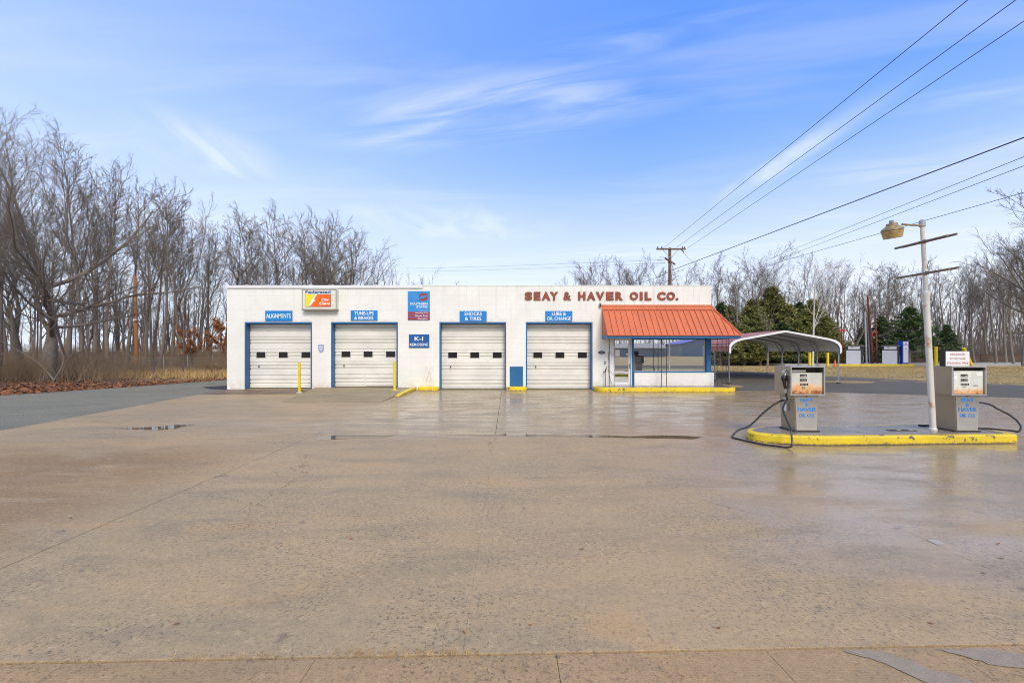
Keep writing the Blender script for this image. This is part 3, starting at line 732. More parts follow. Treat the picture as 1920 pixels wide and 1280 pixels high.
# garage doors
DY = FY + .30
def section_profile(h, kind):
    """depth of the steel skin against height, seen from the outside: flat field below, three ribs above"""
    g = []
    def groove(z, w=.036, d=.055): g.extend([(z - w * 1.25, 0), (z - w * 1.0, d), (z + w * 1.1, 0)])
    pts = [(0, .035), (.020, .0)]
    if kind == 'bottom':
        pts += [(.05, 0)]; groove(h * .36); groove(h * .64)
        groove(h * .13, .02, .02)
    else:
        groove(h * .5); groove(h * .75)
    pts += g + [(h - .018, 0), (h - .001, .035)]
    return sorted(pts)
def make_door(x0, x1, zb, zt, key, hatch=False):
    dr = MB().box(x0 - .01, x1 + .01, DY + .06, DY + .08, zb, zt)
    d_o = bl(dr, 'garage_door', 'doorwhite')
    n = 5; hs = (zt - zb) / n
    for s_ in range(n):
        z0 = zb + s_ * hs; prof = section_profile(hs, 'bottom' if s_ == 0 else 'mid')
        mb = MB(); V = []
        for (z, d) in prof: V += [(x0, DY + .012 + d, z0 + z), (x1, DY + .012 + d, z0 + z)]
        m_ = len(prof); mb.poly(V, [(2 * q, 2 * q + 1, 2 * q + 3, 2 * q + 2) for q in range(m_ - 1)])
        bl(mb, 'panel', 'doorwhite', d_o)
    z0 = zb + 3 * hs - .012
    z0 = zb + 2 * hs
    w = x1 - x0
    for fx in (.172, .522, .878):
        cx = x0 + w * fx; zc = z0 + hs * .60
        bl(MB().box(cx - .215, cx + .215, DY - .006, DY + .03, zc - .145, zc + .145, bev=.008), 'window_frame', 'doorwhite', d_o)
        bl(MB().box(cx - .195, cx + .195, DY - .012, DY - .004, zc - .125, zc + .125), 'window_pane', 'darkglass', d_o)
    hx = x0 + w * .14; hz = zb + hs * 1.68
    bl(MB().box(hx - .02, hx + .02, DY - .02, DY + .01, hz - .04, hz + .04, bev=.005).tube([(hx, DY - .01, hz), (hx, DY - .045, hz), (hx + .03, DY - .05, hz - .04)], .008, 6), 'handle', 'iron', d_o)
    if hatch:
        hx = x0 + w * .475
        bl(MB().box(hx - .02, hx + .02, DY - .012, DY + .004, zb + .03, zb + hs * .98), 'cover_strip', 'doorwhite', d_o)
        bl(MB().box(hx + .03, hx + w * .46, DY - .002, DY + .004, zb + .01, zb + .035), 'stain', 'rustconc', d_o)
    bl(MB().box(x0, x1, DY - .004, DY + .02, zb - .012, zb + .0), 'bottom_seal', 'rubber', d_o)
    return d_o
for k, (a, b_) in enumerate(doors):
    x0, x1 = bx_(a), bx_(b_); fw = .10
    bl(MB().box(x0, x0 + fw * .55, FY - .012, DY, 0, DT - .0), 'door_jamb', 'blue')
    bl(MB().box(x1 - fw * .55, x1, FY - .012, DY, 0, DT - .0), 'door_jamb', 'blue')
    bl(MB().box(x0, x1, FY - .014, DY, DT, DT + .07) if False else MB().box(x0 + fw * .55, x1 - fw * .55, FY - .012, DY, DT - .07, DT), 'door_head', 'blue')
    zb = .115 if k == 1 else (.06 if k == 0 else .035)
    make_door(x0 + fw * .55, x1 - fw * .55, zb, DT - .07, k, hatch=(k == 1))
    bl(MB().box(x0 + .055, x1 - .055, FY + .0, DY + .1, 0, zb - .013), 'door_sill', 'apron')

# ---- signs on the wall
def wall_sign(name, label, cat, x0, x1, y0, y1, mat, lines, group=None, depth=.03):
    """pixel box of the photograph turned into metres on the wall"""
    X0, X1, Z1, Z0 = bx_(x0), bx_(x1), bz_(y0), bz_(y1)
    t = thing(name, label, cat, ((X0 + X1) / 2, FY - .004, Z0), 0, group)
    w, h = X1 - X0, Z1 - Z0
    MB().box(-w / 2, w / 2, -depth, 0, 0, h, bev=.004).build('board', mat, t)
    for (txt, a, b_, c, d, kw) in lines:
        text_mesh(txt, (-w / 2 + a * w, -w / 2 + b_ * w, (1 - d) * h, (1 - c) * h), -depth - .0015, .003, kw.pop('mat', 'white'), 'lettering', t, **kw)
    return t, w, h
gs = 'blue service signs above the garage doors'
wall_sign('door_sign', 'blue sign reading ALIGNMENTS above the first garage door', 'sign', 498, 548.5, 582.5, 601.8, 'signblue', [('ALIGNMENTS', .04, .95, .30, .71, dict(bold=.008))], gs)
wall_sign('door_sign', 'blue sign reading TUNE-UPS & BRAKES above the second garage door', 'sign', 658, 708, 582, 600.8, 'signblue', [('TUNE-UPS', .14, .86, .12, .45, dict(bold=.008)), ('& BRAKES', .14, .85, .58, .91, dict(bold=.008))], gs)
wall_sign('door_sign', 'blue sign reading SHOCKS & TIRES above the third garage door', 'sign', 862, 912.5, 583, 602.5, 'signblue', [('SHOCKS', .18, .82, .11, .44, dict(bold=.008)), ('& TIRES', .20, .80, .57, .89, dict(bold=.008))], gs)
wall_sign('door_sign', 'blue sign reading LUBE & OIL CHANGE above the fourth garage door', 'sign', 1022.5, 1073, 583, 602.2, 'signblue', [('LUBE &', .24, .76, .11, .44, dict(bold=.008)), ('OIL CHANGE', .06, .95, .57, .89, dict(bold=.008))], gs)
wall_sign('kerosene_sign', 'dark blue square cornered sign reading K-1 KEROSENE', 'sign', 767, 805, 626.8, 651.8, 'signnavy', [('K-I', .28, .70, .17, .47, dict(bold=.012)), ('KEROSENE', .05, .95, .66, .86, dict(bold=.012))])
t, w, h = wall_sign('fuel_sign', 'tall blue and maroon supplier sign listing heating oil, diesel fuel and gasoline', 'sign', 765, 806, 546, 600, 'signblue2',
    [('S', .10, .17, .395, .475, dict(bold=.012)), ('OUTHERN', .19, .90, .40, .475, dict(bold=.012)), ('S', .39, .46, .50, .58, dict(bold=.012)), ('TATES', .48, .90, .505, .58, dict(bold=.012))])
def pl(box, w, h, d, mat, name='emblem', par=None, outline=None):
    """flat print of a given outline in unit coordinates of a board"""
    pts = outline; V = [(-w / 2 + a * w, -d - .0025, (1 - b_) * h) for a, b_ in pts]
    mb = MB(); n = len(V); mb.face(V)
    if (Vector(V[1]) - Vector(V[0])).cross(Vector(V[2]) - Vector(V[1])).y > 0: mb.f[0] = tuple(reversed(mb.f[0]))
    return mb.build(name, mat, par)
for q in range(3):
    a = .715 + q * .098
    pl(None, w, h, .03, 'maroon', 'stripe', t, [(0, a), (1, a), (1, a + .082), (0, a + .082)])
for txt, a, b_, c in (('Heating Oil', .33, .90, .728), ('Diesel Fuel', .33, .90, .826), ('Gasoline', .45, .90, .924)):
    text_mesh(txt, (-w / 2 + a * w, -w / 2 + b_ * w, (1 - c - .052) * h, (1 - c) * h), -.0345, .002, 'white', 'lettering', t, bold=.004)
pl(None, w, h, .03, 'white', 'rule', t, [(.50, .668), (.90, .668), (.90, .676), (.50, .676)])
# emblem: rounded maroon square with two slanting bars cut into it
pl(None, w, h, .03, 'maroon', 'emblem', t, [(.52, .16), (.52, .12), (.60, .075), (.90, .075), (.90, .155), (.72, .155), (.66, .23), (.52, .23)])
pl(None, w, h, .03, 'maroon', 'emblem', t, [(.52, .335), (.52, .262), (.70, .262), (.76, .185), (.90, .185), (.90, .29), (.82, .335)])
for dx in (0, .115):
    pl(None, w, h, .0312, 'signblue2', 'emblem_bar', t, [(.52 + dx, .258), (.64 + dx, .152), (.73 + dx, .152), (.61 + dx, .258)])
# the lit box sign
X0, X1, Z1, Z0 = bx_(571), bx_(635), bz_(543.5), bz_(581)
t = thing('lightbox_sign', 'cream box sign with a yellow and orange car care panel near the roof edge', 'sign', ((X0 + X1) / 2, FY - .004, Z0)); w, h = X1 - X0, Z1 - Z0; d = .24
MB().box(-w / 2, w / 2, -d, 0, 0, h, bev=.02).build('housing', 'lightbox', t)
MB().box(-w / 2 - .01, w / 2 + .01, -d - .02, -.02, -.03, .03, bev=.012).build('bottom_rim', 'soffit', t)
for a, b_, c, e_ in ((-w / 2, w / 2, h - .03, h), (-w / 2, -w / 2 + .03, .031, h - .031), (w / 2 - .03, w / 2, .031, h - .031)):
    MB().box(a, b_, -d - .015, -d + .001, c, e_).build('frame_rail', 'soffit', t)
fx0, fx1, fz0, fz1 = -w / 2 + .115 * w, -w / 2 + .83 * w, h * .135, h * .735
def q_(a, b_): return (fx0 + a * (fx1 - fx0), fz0 + b_ * (fz1 - fz0))
def flat(pts, y, mat, name):
    mb = MB(); mb.face([(x, y, z) for x, z in pts]); V = mb.v
    n_ = sum((V[k][0] * V[(k + 1) % len(V)][2] - V[(k + 1) % len(V)][0] * V[k][2]) for k in range(len(V)))
    if n_ < 0: mb.f[0] = tuple(reversed(mb.f[0]))
    return mb.build(name, mat, t)
flat([(fx0 - .012, fz0 - .012), (fx1 + .012, fz0 - .012), (fx1 + .012, fz1 + .012), (fx0 - .012, fz1 + .012)], -d - .001, 'nearblack', 'panel_border')
flat([q_(0, 0), q_(.08, 0), q_(.22, .28), q_(.31, .62), q_(.40, 1), q_(0, 1)], -d - .003, 'signyellow', 'yellow_field')
flat([q_(.08, 0), q_(1, 0), q_(1, 1), q_(.40, 1), q_(.31, .62), q_(.22, .28)], -d - .003, 'signorange', 'orange_field')
flat([q_(.06, 0), q_(.14, .04), q_(.24, .20), q_(.30, .40), q_(.40, .52), q_(.33, .56), q_(.37, .78), q_(.46, 1), q_(.40, 1), q_(.32, .84), q_(.26, .58), q_(.16, .52), q_(.22, .48), q_(.16, .20)], -d - .0055, 'white', 'white_swoosh')
text_mesh('Federated', (fx0 - .02, fx1, h * .785, h * .93), -d - .001, .004, 'signnavy', 'lettering', t, bold=.03)
text_mesh('Car', (q_(.63, 0)[0], q_(.96, 0)[0], q_(0, .48)[1], q_(0, .68)[1]), -d - .006, .003, 'white', 'lettering', t, bold=.03, shear=.25)
text_mesh('Care', (q_(.54, 0)[0], q_(.97, 0)[0], q_(0, .16)[1], q_(0, .38)[1]), -d - .006, .003, 'white', 'lettering', t, bold=.03, shear=.25)
flat([q_(.60, .055), q_(.97, .055), q_(.97, .085), q_(.60, .085)], -d - .0055, 'maroon', 'small_print')
# the big wooden letters
t = thing('wall_lettering', 'rust red capital letters spelling SEAY & HAVER OIL CO. on the white wall', 'lettering', (bx_(1128), FY, bz_(562.8)))
ox = bx_(1128); lz = bz_(547.2) - bz_(562.8)
for ch, a, b_ in (('S', 983.8, 998), ('E', 1000.8, 1013.6), ('A', 1015.5, 1031.8), ('Y', 1031.2, 1046.6), ('&', 1056.3, 1070.7), ('H', 1083.8, 1097.6), ('A', 1100.2, 1116.2), ('V', 1117.2, 1133.2), ('E', 1136.4, 1150.3),
                  ('R', 1153.8, 1167.5), ('O', 1180.4, 1196.2), ('I', 1199.4, 1204.6), ('L', 1208.6, 1221.0), ('C', 1232.0, 1247.5), ('O', 1249.4, 1265.2), ('.', 1266.6, 1271.7)):
    zz = lz * .27 if ch == '.' else lz
    text_mesh(ch, (bx_(a) - ox, bx_(b_) - ox, 0, zz), -.004, .045, 'letter', 'letter', t, bold=.03 if ch == '&' else .056)
# smaller things on the wall
X0, X1 = bx_(956), bx_(980.5)
tag(MB().box(X0, X1, FY - .03, FY - .003, .17, bz_(687), bev=.004).build('blue_board', 'blue'), 'plain blue board standing on the small kerb between two doors', 'board')
sx, sz = bx_(602), bz_(653)
sh = MB(); pts = [(-.13, .14), (-.10, .17), (-.04, .15), (0, .18), (.04, .15), (.10, .17), (.13, .14), (.11, .05), (.12, -.06), (.06, -.15), (0, -.19), (-.06, -.15), (-.12, -.06), (-.11, .05)]
pts = [(a, b_) for a, b_ in reversed(pts)]; nn_ = len(pts)
sh.poly([(sx + a, FY - .02, sz + b_) for a, b_ in pts] + [(sx + a, FY - .003, sz + b_) for a, b_ in pts], [tuple(range(nn_))] + [(i, nn_ + i, nn_ + (i + 1) % nn_, (i + 1) % nn_) for i in range(nn_)])
so = tag(sh.build('shield_plaque', 'shield'), 'small pale blue shield plaque between the first two doors', 'plaque')
for a, b_, c, d_ in ((-.085, .085, .05, .09), (-.07, .07, -.03, .0), (-.05, .05, -.10, -.07)):
    MB().box(sx + a, sx + b_, FY - .023, FY - .0198, sz + c, sz + d_).build('raised_band', 'paper', so)
px0, pz0 = bx_(1128), bz_(660.5)
ov = MB(); K = 20
ov.poly([(px0 + .145 * math.cos(2 * math.pi * k / K), FY - y_, pz0 + .068 * math.sin(2 * math.pi * k / K)) for y_ in (.022, .003) for k in range(K)], [tuple(range(K))] + [(i, K + i, K + (i + 1) % K, (i + 1) % K) for i in range(K)])
oo = tag(ov.build('oval_plaque', 'plaque'), 'dark oval cast plaque beside the office door', 'plaque')
text_mesh('10005', (px0 - .09, px0 + .09, pz0 - .028, pz0 + .028), FY - .022, .003, 'soffit', 'raised_figures', oo)
bxx, bzz = bx_(1134.3), bz_(679.5)
tag(MB().box(bxx - .035, bxx + .035, FY - .05, FY - .003, bzz - .065, bzz + .065, bev=.01).box(bxx - .012, bxx + .012, FY - .055, FY - .049, bzz - .03, bzz + .03).build('outlet_box', 'galv'), 'tiny grey electric outlet box under the oval plaque', 'outlet box')
bxx, bzz = bx_(1125), bz_(572)
t = thing('wall_lamp', 'small brown wall lamp beside the top of the orange roof', 'lamp', (bxx, FY - .004, bzz))
MB().box(-.05, .05, -.10, 0, -.09, .07, bev=.012).build('housing', 'soffit', t)
MB().box(-.035, .035, -.112, -.101, -.06, .035, bev=.004).build('lens', 'nearblack', t)
MB().tube([(0, -.05, .07), (0, -.05, .11)], .025, 8).build('photocell', 'soffit', t)
# standing water tap
t = thing('yard_hydrant', 'thin black standing water tap with a curved lever on the entrance step', 'tap', (bx_(1133.5), FY - .16, .19))
MB().tube([(0, 0, .0), (0, 0, .62)], .014, 8).build('riser', 'iron', t)
MB().tube([(0, 0, .60), (.0, -.02, .66), (.03, -.02, .72), (.05, -.02, .80), (.10, -.02, .835), (.17, -.02, .815)], [.022, .03, .022, .012, .011, .010], 8).build('lever', 'iron', t)
MB().tube([(0, 0, .62), (-.06, -.03, .60), (-.11, -.05, .56)], .018, 8).build('spout', 'iron', t)
# roof vent pipes
t = thing('roof_vent', 'white capped vent pipe with a grey stack rising behind the parapet', 'vent', (gx(1103.5, 24.5), 24.5, 4.0))
MB().lathe([(.17, 0), (.17, .93), (.145, .94), (.145, .98), (.17, .985), (.15, 1.06), (.05, 1.12)], n=16).build('pipe', 'pumpwhite', t, smooth=True)
MB().lathe([(.075, 1.10), (.075, 1.33), (.10, 1.33), (.10, 1.36)], n=12).build('stack', 'galv', t, smooth=True)

# ---- office front
PY = FY + .10
SZ = .19
kx0, kx1 = bx_(1188.5), bx_(1336.5)
bl(MB().box(kx0, kx1, FY - .10, FY + .12, SZ + .002, bz_(698)), 'knee_wall', 'wall')
bl(MB().box(bx_(1184.5), bx_(1188.3), FY - .03, PY + .08, SZ + .002, OZ - .002), 'window_jamb', 'blue')
bl(MB().box(kx0 + .002, bx_(1324.2), FY - .115, PY + .05, bz_(698) + .002, bz_(695.8)), 'window_sill', 'blue')
bl(MB().box(bx_(1324.5), bx_(1332.5), FY - .06, PY + .09, bz_(698) + .002, OZ - .002), 'corner_post', 'blue')
bl(MB().box(kx0 + .002, bx_(1324.2), FY + .02, PY + .05, bz_(636.2), OZ - .002), 'window_head', 'blue')
WZ0, WZ1 = bz_(695.8) + .002, bz_(636.2) - .002
mx = bx_(1256.5)
bl(MB().box(mx - .02, mx + .02, PY - .03, PY + .03, WZ0, WZ1), 'mullion', 'alum')
for a, b_ in ((kx0 + .01, mx - .022), (mx + .022, bx_(1324.2) - .01)):
    bl(MB().box(a, b_, PY, PY + .008, WZ0, WZ1), 'window_pane', 'glass')
bl(MB().box(kx0 + .004, kx0 + .03, PY - .02, PY - .001, WZ0, WZ1), 'window_bead', 'alum')
for a, b_, c, d_ in ((bx_(1324.2) - .03, bx_(1324.2) - .004, WZ0, WZ1), (kx0 + .031, mx - .023, WZ0, WZ0 + .02), (mx + .023, bx_(1324.2) - .031, WZ0, WZ0 + .02)):
    bl(MB().box(a, b_, PY - .02, PY - .001, c, d_), 'window_bead', 'alum')
# glazed entrance door
dx0, dx1 = bx_(1149.8), bx_(1184.2)
dz0, dz1 = SZ + .01, 2.20
ed = bl(MB().box(dx0, dx0 + .04, FY - .02, PY + .08, SZ + .002, OZ - .002).box(dx1 - .03, dx1, FY - .02, PY + .08, SZ + .002, OZ - .002).box(dx0 + .04, dx1 - .03, FY - .02, PY + .08, 2.185, OZ - .002), 'entrance_door', 'cartrim')
bl(MB().box(dx0 + .045, dx0 + .085, PY - .02, PY + .03, dz0, 2.18).box(dx1 - .11, dx1 - .035, PY - .02, PY + .03, dz0, 2.18).box(dx0 + .085, dx1 - .11, PY - .02, PY + .03, dz0, dz0 + .13).box(dx0 + .085, dx1 - .11, PY - .02, PY + .03, 2.12, 2.18), 'door_leaf', 'cartrim', ed)
bl(MB().box(dx0 + .085, dx1 - .11, PY, PY + .008, dz0 + .13, 2.12), 'door_pane', 'glass', ed)
bl(MB().tube([(dx1 - .07, PY - .02, 1.12), (dx1 - .07, PY - .06, 1.12), (dx1 - .07, PY - .06, .92), (dx1 - .07, PY - .02, .92)], .010, 6), 'handle', 'iron', ed)
bl(MB().box(dx0 + .10, dx0 + .30, PY - .004, PY - .001, 1.44, 1.73), 'paper_notice', 'paper', ed)
bl(MB().box(dx1 - .21, dx1 - .13, PY - .004, PY - .001, 1.49, 1.56), 'paper_notice', 'paper', ed)
bl(MB().box(bx_(1141.5), dx0 - .002, FY - .018, FY - .003, SZ + .002, OZ - .002), 'door_casing', 'cartrim')
# loose cable down the wall
tag(MB().tube([(bx_(1141.5), FY - .03, 2.2), (bx_(1142.5), FY - .035, 1.8), (bx_(1140.3), FY - .035, 1.5), (bx_(1141.5), FY - .035, 1.2), (bx_(1141), FY - .035, .8), (bx_(1143.5), FY - .06, .45), (bx_(1147), FY - .08, .25), (bx_(1149), FY - .10, .2)], .008, 5).build('loose_cable', 'iron'), 'loose dark cable hanging down the wall beside the office door', 'cable')
# some plain furniture inside, seen faintly through the panes
tag(MB().box(5.6, 7.4, FY + 2.4, FY + 3.0, .95, 1.0, bev=.01).box(5.65, 5.7, FY + 2.45, FY + 2.95, .012, .95).box(7.3, 7.35, FY + 2.45, FY + 2.95, .012, .95).box(5.7, 7.3, FY + 2.9, FY + 2.93, .2, .95).build('counter', 'soffit'), 'plain counter standing inside the office behind the window', 'counter')

# ---- orange standing seam roof over the entrance
AX0, AX1 = bx_(1129), XR
EY, EX = 18.6, 9.27
EZ, TZ = 2.315, bz_(577)
aw = bl(MB().box(AX0, EX - .02, EY + .03, FY - .012, EZ - .10, EZ - .085).box(XR + .012, EX - .02, FY - .01, FY + 3.0, EZ - .10, EZ - .085), 'awning', 'soffit')
fz0, fz1 = EZ - .13, EZ + .0
bl(MB().box(AX0 + .02, EX, EY, EY + .03, fz0, fz1), 'fascia', 'blue', aw)
bl(MB().box(EX - .03, EX, EY + .032, FY + 3.0, fz0, fz1), 'fascia', 'blue', aw)
bl(MB().box(AX0 - .01, AX0 + .02, EY, FY - .012, fz0, fz1), 'fascia', 'blue', aw)
# panels of the front slope, each between two seams
nP = 22; pitch = (EX - AX0) / nP
def slope(x0, x1, mb):
    """front slope strip, cut by the hip at the right"""
    def topx(x): return min(x, AX1)
    P = []
    def zy(t): return (EY - .03 + (FY - .02 - EY + .03) * t, EZ + (TZ - EZ) * t)
    def thip(x): return 1.0 if x <= AX1 else max(0.0, 1 - (x - AX1) / (EX - AX1))
    pts = [(x0, 0), (x1, 0), (x1, thip(x1)), (x0, thip(x0))]
    if x0 < AX1 < x1: pts = [(x0, 0), (x1, 0), (x1, thip(x1)), (AX1, 1), (x0, 1)]
    V = [(x, *zy(t)) for x, t in pts if True]
    if thip(x1) <= 1e-4: V = [V[0], V[1], V[-1]]
    mb.face(V); return V, zy, thip
for k in range(nP):
    x0, x1 = AX0 + k * pitch, AX0 + (k + 1) * pitch
    mb = MB(); V, zy, thip = slope(x0 + .001, x1 - .001, mb)
    tt = thip(x0 + .001)
    # the raised seam on the left edge and a flat stiffener
    for xs_, hh, ww in ((x0, .042, .013),):
        tt = thip(xs_); a = (xs_ - ww, *zy(0)); b_ = (xs_ + ww, *zy(0)); c = (xs_ + ww, *zy(tt)); d_ = (xs_ - ww, *zy(tt))
        up_ = Vector((0, -(TZ - EZ), (FY - EY))).normalized() * hh
        q = [Vector(p) + up_ for p in (a, b_, c, d_)]
        mb.poly([a, b_, c, d_] + [tuple(p) for p in q], [(4, 5, 6, 7), (0, 4, 7, 3), (1, 2, 6, 5), (0, 1, 5, 4)])
    bl(mb, 'roof_panel', 'roof', aw)
# right hip slope running back
mb = MB().face([(EX, EY - .03, EZ), (EX, FY + 3, EZ), (AX1, FY + 3, TZ), (AX1, FY - .02, TZ)]); bl(mb, 'roof_panel', 'roof', aw)
for k in range(9):
    y = EY + .35 + k * .38
    tt = min(1, (y - EY) / (FY - EY)) ; xa, xb = EX, EX + (AX1 - EX) * tt; za, zb_ = EZ, EZ + (TZ - EZ) * tt
    bl(MB().poly([(xa, y - .01, za), (xa, y + .01, za), (xb, y + .01, zb_), (xb, y - .01, zb_), (xa + .03, y - .01, za + .02), (xa + .03, y + .01, za + .02), (xb + .03, y + .01, zb_ + .02), (xb + .03, y - .01, zb_ + .02)], [(4, 5, 6, 7), (0, 4, 7, 3), (1, 2, 6, 5), (0, 1, 5, 4)]), 'seam', 'roof', aw)
# hip cap, end wall of the slope, top flashing, eave drip
bl(MB().tube([(EX + .01, EY - .04, EZ + .02), (AX1 + .01, FY - .03, TZ + .03)], .035, 6), 'hip_cap', 'roof', aw)
bl(MB().face([(AX0, EY - .03, EZ), (AX0, FY - .005, TZ), (AX0, FY - .005, EZ)]).box(AX0 - .004, AX0 + .03, FY - .03, FY - .006, TZ, TZ + .03), 'end_panel', 'roof', aw)
fl = MB().box(AX0 - .01, AX1 + .02, FY - .05, FY - .004, TZ - .02, TZ + .125).poly([(AX0 - .01, FY - .16, TZ - .10), (AX1 + .05, FY - .16, TZ - .10), (AX1 + .03, FY - .05, TZ + .02), (AX0 - .01, FY - .05, TZ + .02)], [(0, 1, 2, 3)])
bl(fl, 'flashing', 'roof', aw)
bl(MB().box(AX0 - .01, EX + .015, EY - .05, EY - .02, EZ - .025, EZ + .012), 'eave_drip', 'roof', aw)
# slender iron posts in pairs
def post_pair(xa, xb, y, yb=None):
    yb = y if yb is None else yb; t_ = MB()
    pp = bl(MB().tube([(xa, y, SZ), (xa, y, EZ - .10)], .0135, 6).tube([(xb, yb, SZ), (xb, yb, EZ - .10)], .0135, 6), 'porch_post', 'iron')
    s_ = []
    for zc in (.75, 1.55):
        P_ = [Vector((xa, y, zc)).lerp(Vector((xb, yb, zc)), u) + Vector((0, 0, .10 * math.sin(v_))) for u, v_ in ((0, 0), (.25, 1.3), (.5, 0), (.75, -1.3), (1, 0))]
        bl(MB().tube(P_, .006, 4), 'scroll', 'iron', pp)
px_at = lambda px, Y: gx(px, Y)
post_pair(px_at(1142.3, 19.25), px_at(1151.5, 19.25), 19.25)
post_pair(px_at(1240, 19.25), px_at(1249.6, 19.25), 19.25)
post_pair(px_at(1344.6, 19.25), px_at(1353.8, 19.25), 19.25)
post_pair(px_at(1361.5, 19.95), px_at(1366.5, 19.95), 19.95)
bl(MB().tube([(px_at(1361.5, 22.0), 22.0, .1), (px_at(1361.5, 22.0), 22.0, EZ - .1)], .0135, 6), 'porch_post', 'iron')
for q in range(3):
    z = .45 + q * .6; bl(MB().tube([(px_at(1353.8, 19.25), 19.25, z), (px_at(1361.5, 19.95), 19.95, z - .1)], .006, 4), 'scroll', 'iron')

# ---- entrance step with yellow face, small kerbs, pump island
def rounded(x0, x1, y0, y1, rl, rr, n=8):
    """plan outline, counter-clockwise, front corners rounded"""
    pts = []
    for k in range(n + 1): a = math.pi + (math.pi / 2) * k / n; pts.append((x0 + rl[0] + rl[0] * math.cos(a), y0 + rl[1] + rl[1] * math.sin(a)))
    for k in range(n + 1): a = -math.pi / 2 + (math.pi / 2) * k / n; pts.append((x1 - rr[0] + rr[0] * math.cos(a), y0 + rr[1] + rr[1] * math.sin(a)))
    return pts + [(x1, y1), (x0, y1)]
def kerb(name, outline, h, label=None, ms='yellow', mt='greyconc', lip=.13, z0=0.0, bev=.02):
    """solid step: yellow faces and yellow lip on top, concrete inside"""
    mb = MB(); n = len(outline)
    mb.slab(outline, z0, h, 0, 0, bev)
    o = mb.build(name, [ms], smooth=True, ang=50); return o
st = kerb('entrance_step', rounded(bx_(1112), gx(1383, 18.75), 18.62, FY - .001, (.55, .45), (.35, .45)), SZ - .012)
struct(st, 'raised entrance step with a yellow painted face')
inner = rounded(bx_(1112) + .10, gx(1383, 18.75) - .08, 18.74, FY - .001, (.5, .4), (.3, .4))
MB().slab(inner, SZ - .03, SZ, 0, 0, .004).build('step_top', 'greyconc', st)
ext = MB().slab([(XR + .005, FY), (gx(1383, 18.75) - .1, FY), (gx(1383, 18.75) - .1, FY + 2.8), (XR + .005, FY + 2.8)], -.02, SZ - .003).build('step_side', 'greyconc', st)
gk = 'small yellow kerbs against the white wall'
for a, b_, lb in ((783, 823.5, 'short chipped yellow kerb against the wall left of the third door'), (949.5, 988, 'short yellow kerb under the blue board between two doors')):
    ko = kerb('wall_kerb', rounded(bx_(a) * .985, bx_(b_) * .985 if b_ > 960 else bx_(b_) + .02, FY - .38, FY - .005, (.22, .16), (.22, .16)), .155, bev=.035); tag(ko, lb, 'kerb', gk)
yaw = math.atan2(.27, 3.9)
IH = .168
t = D.objects.new('pump_island', None)
il, ir = 4.46, 9.22
ol = []
for k in range(15):
    a = math.pi * .5 + math.pi * k / 14 * .5 if False else 0
n_ = 12
for k in range(n_ + 1):
    a = math.pi + math.pi / 2 * k / n_; ol.append((il + 1.15 + 1.15 * math.cos(a), 8.62 + .53 * math.sin(a)))
for k in range(7):
    a = -math.pi / 2 + math.pi / 2 * k / 6; ol.append((ir - .16 + .16 * math.cos(a), 8.28 + .16 + .16 * math.sin(a)))
for k in range(7):
    a = math.pi / 2 * k / 6; ol.append((ir - .3 + .3 * math.cos(a), 9.22 + .3 * math.sin(a)))
for k in range(n_):
    a = math.pi / 2 + math.pi / 2 * k / n_; ol.append((il + 1.15 + 1.15 * math.cos(a), 8.64 + .64 * math.sin(a)))
D.objects.remove(t)
isl = kerb('pump_island', ol, IH - .010, bev=.022); struct(isl, 'long pump island with a yellow painted kerb and rounded end')
cxm, cym = 6.9, 8.85
inn = [(cxm + (x - cxm) * (1 - .13 / max(.4, abs(x - cxm))) if abs(x - cxm) > 1.9 else x, cym + (y - cym) * .80) for x, y in ol]
MB().slab(inn, IH - .03, IH, 0, 0, .003).build('island_top', 'greyconc', isl)
# rough lower edge of the island kerb where paint has worn off
MB().tube([(x, y, .004) for x, y in ol[6:14]], .012, 5).build('worn_edge', 'joint', isl)
fill = MB().box(7.12, 7.62, 8.62, 8.74, IH, IH + .008, bev=.003).build('filler_plate', 'joint', isl)
for q in range(4): MB().box(7.16 + q * .115, 7.225 + q * .115, 8.65, 8.70, IH + .008, IH + .016, bev=.003).build('filler_cap', 'paleconc' if q % 2 else 'iron', isl)
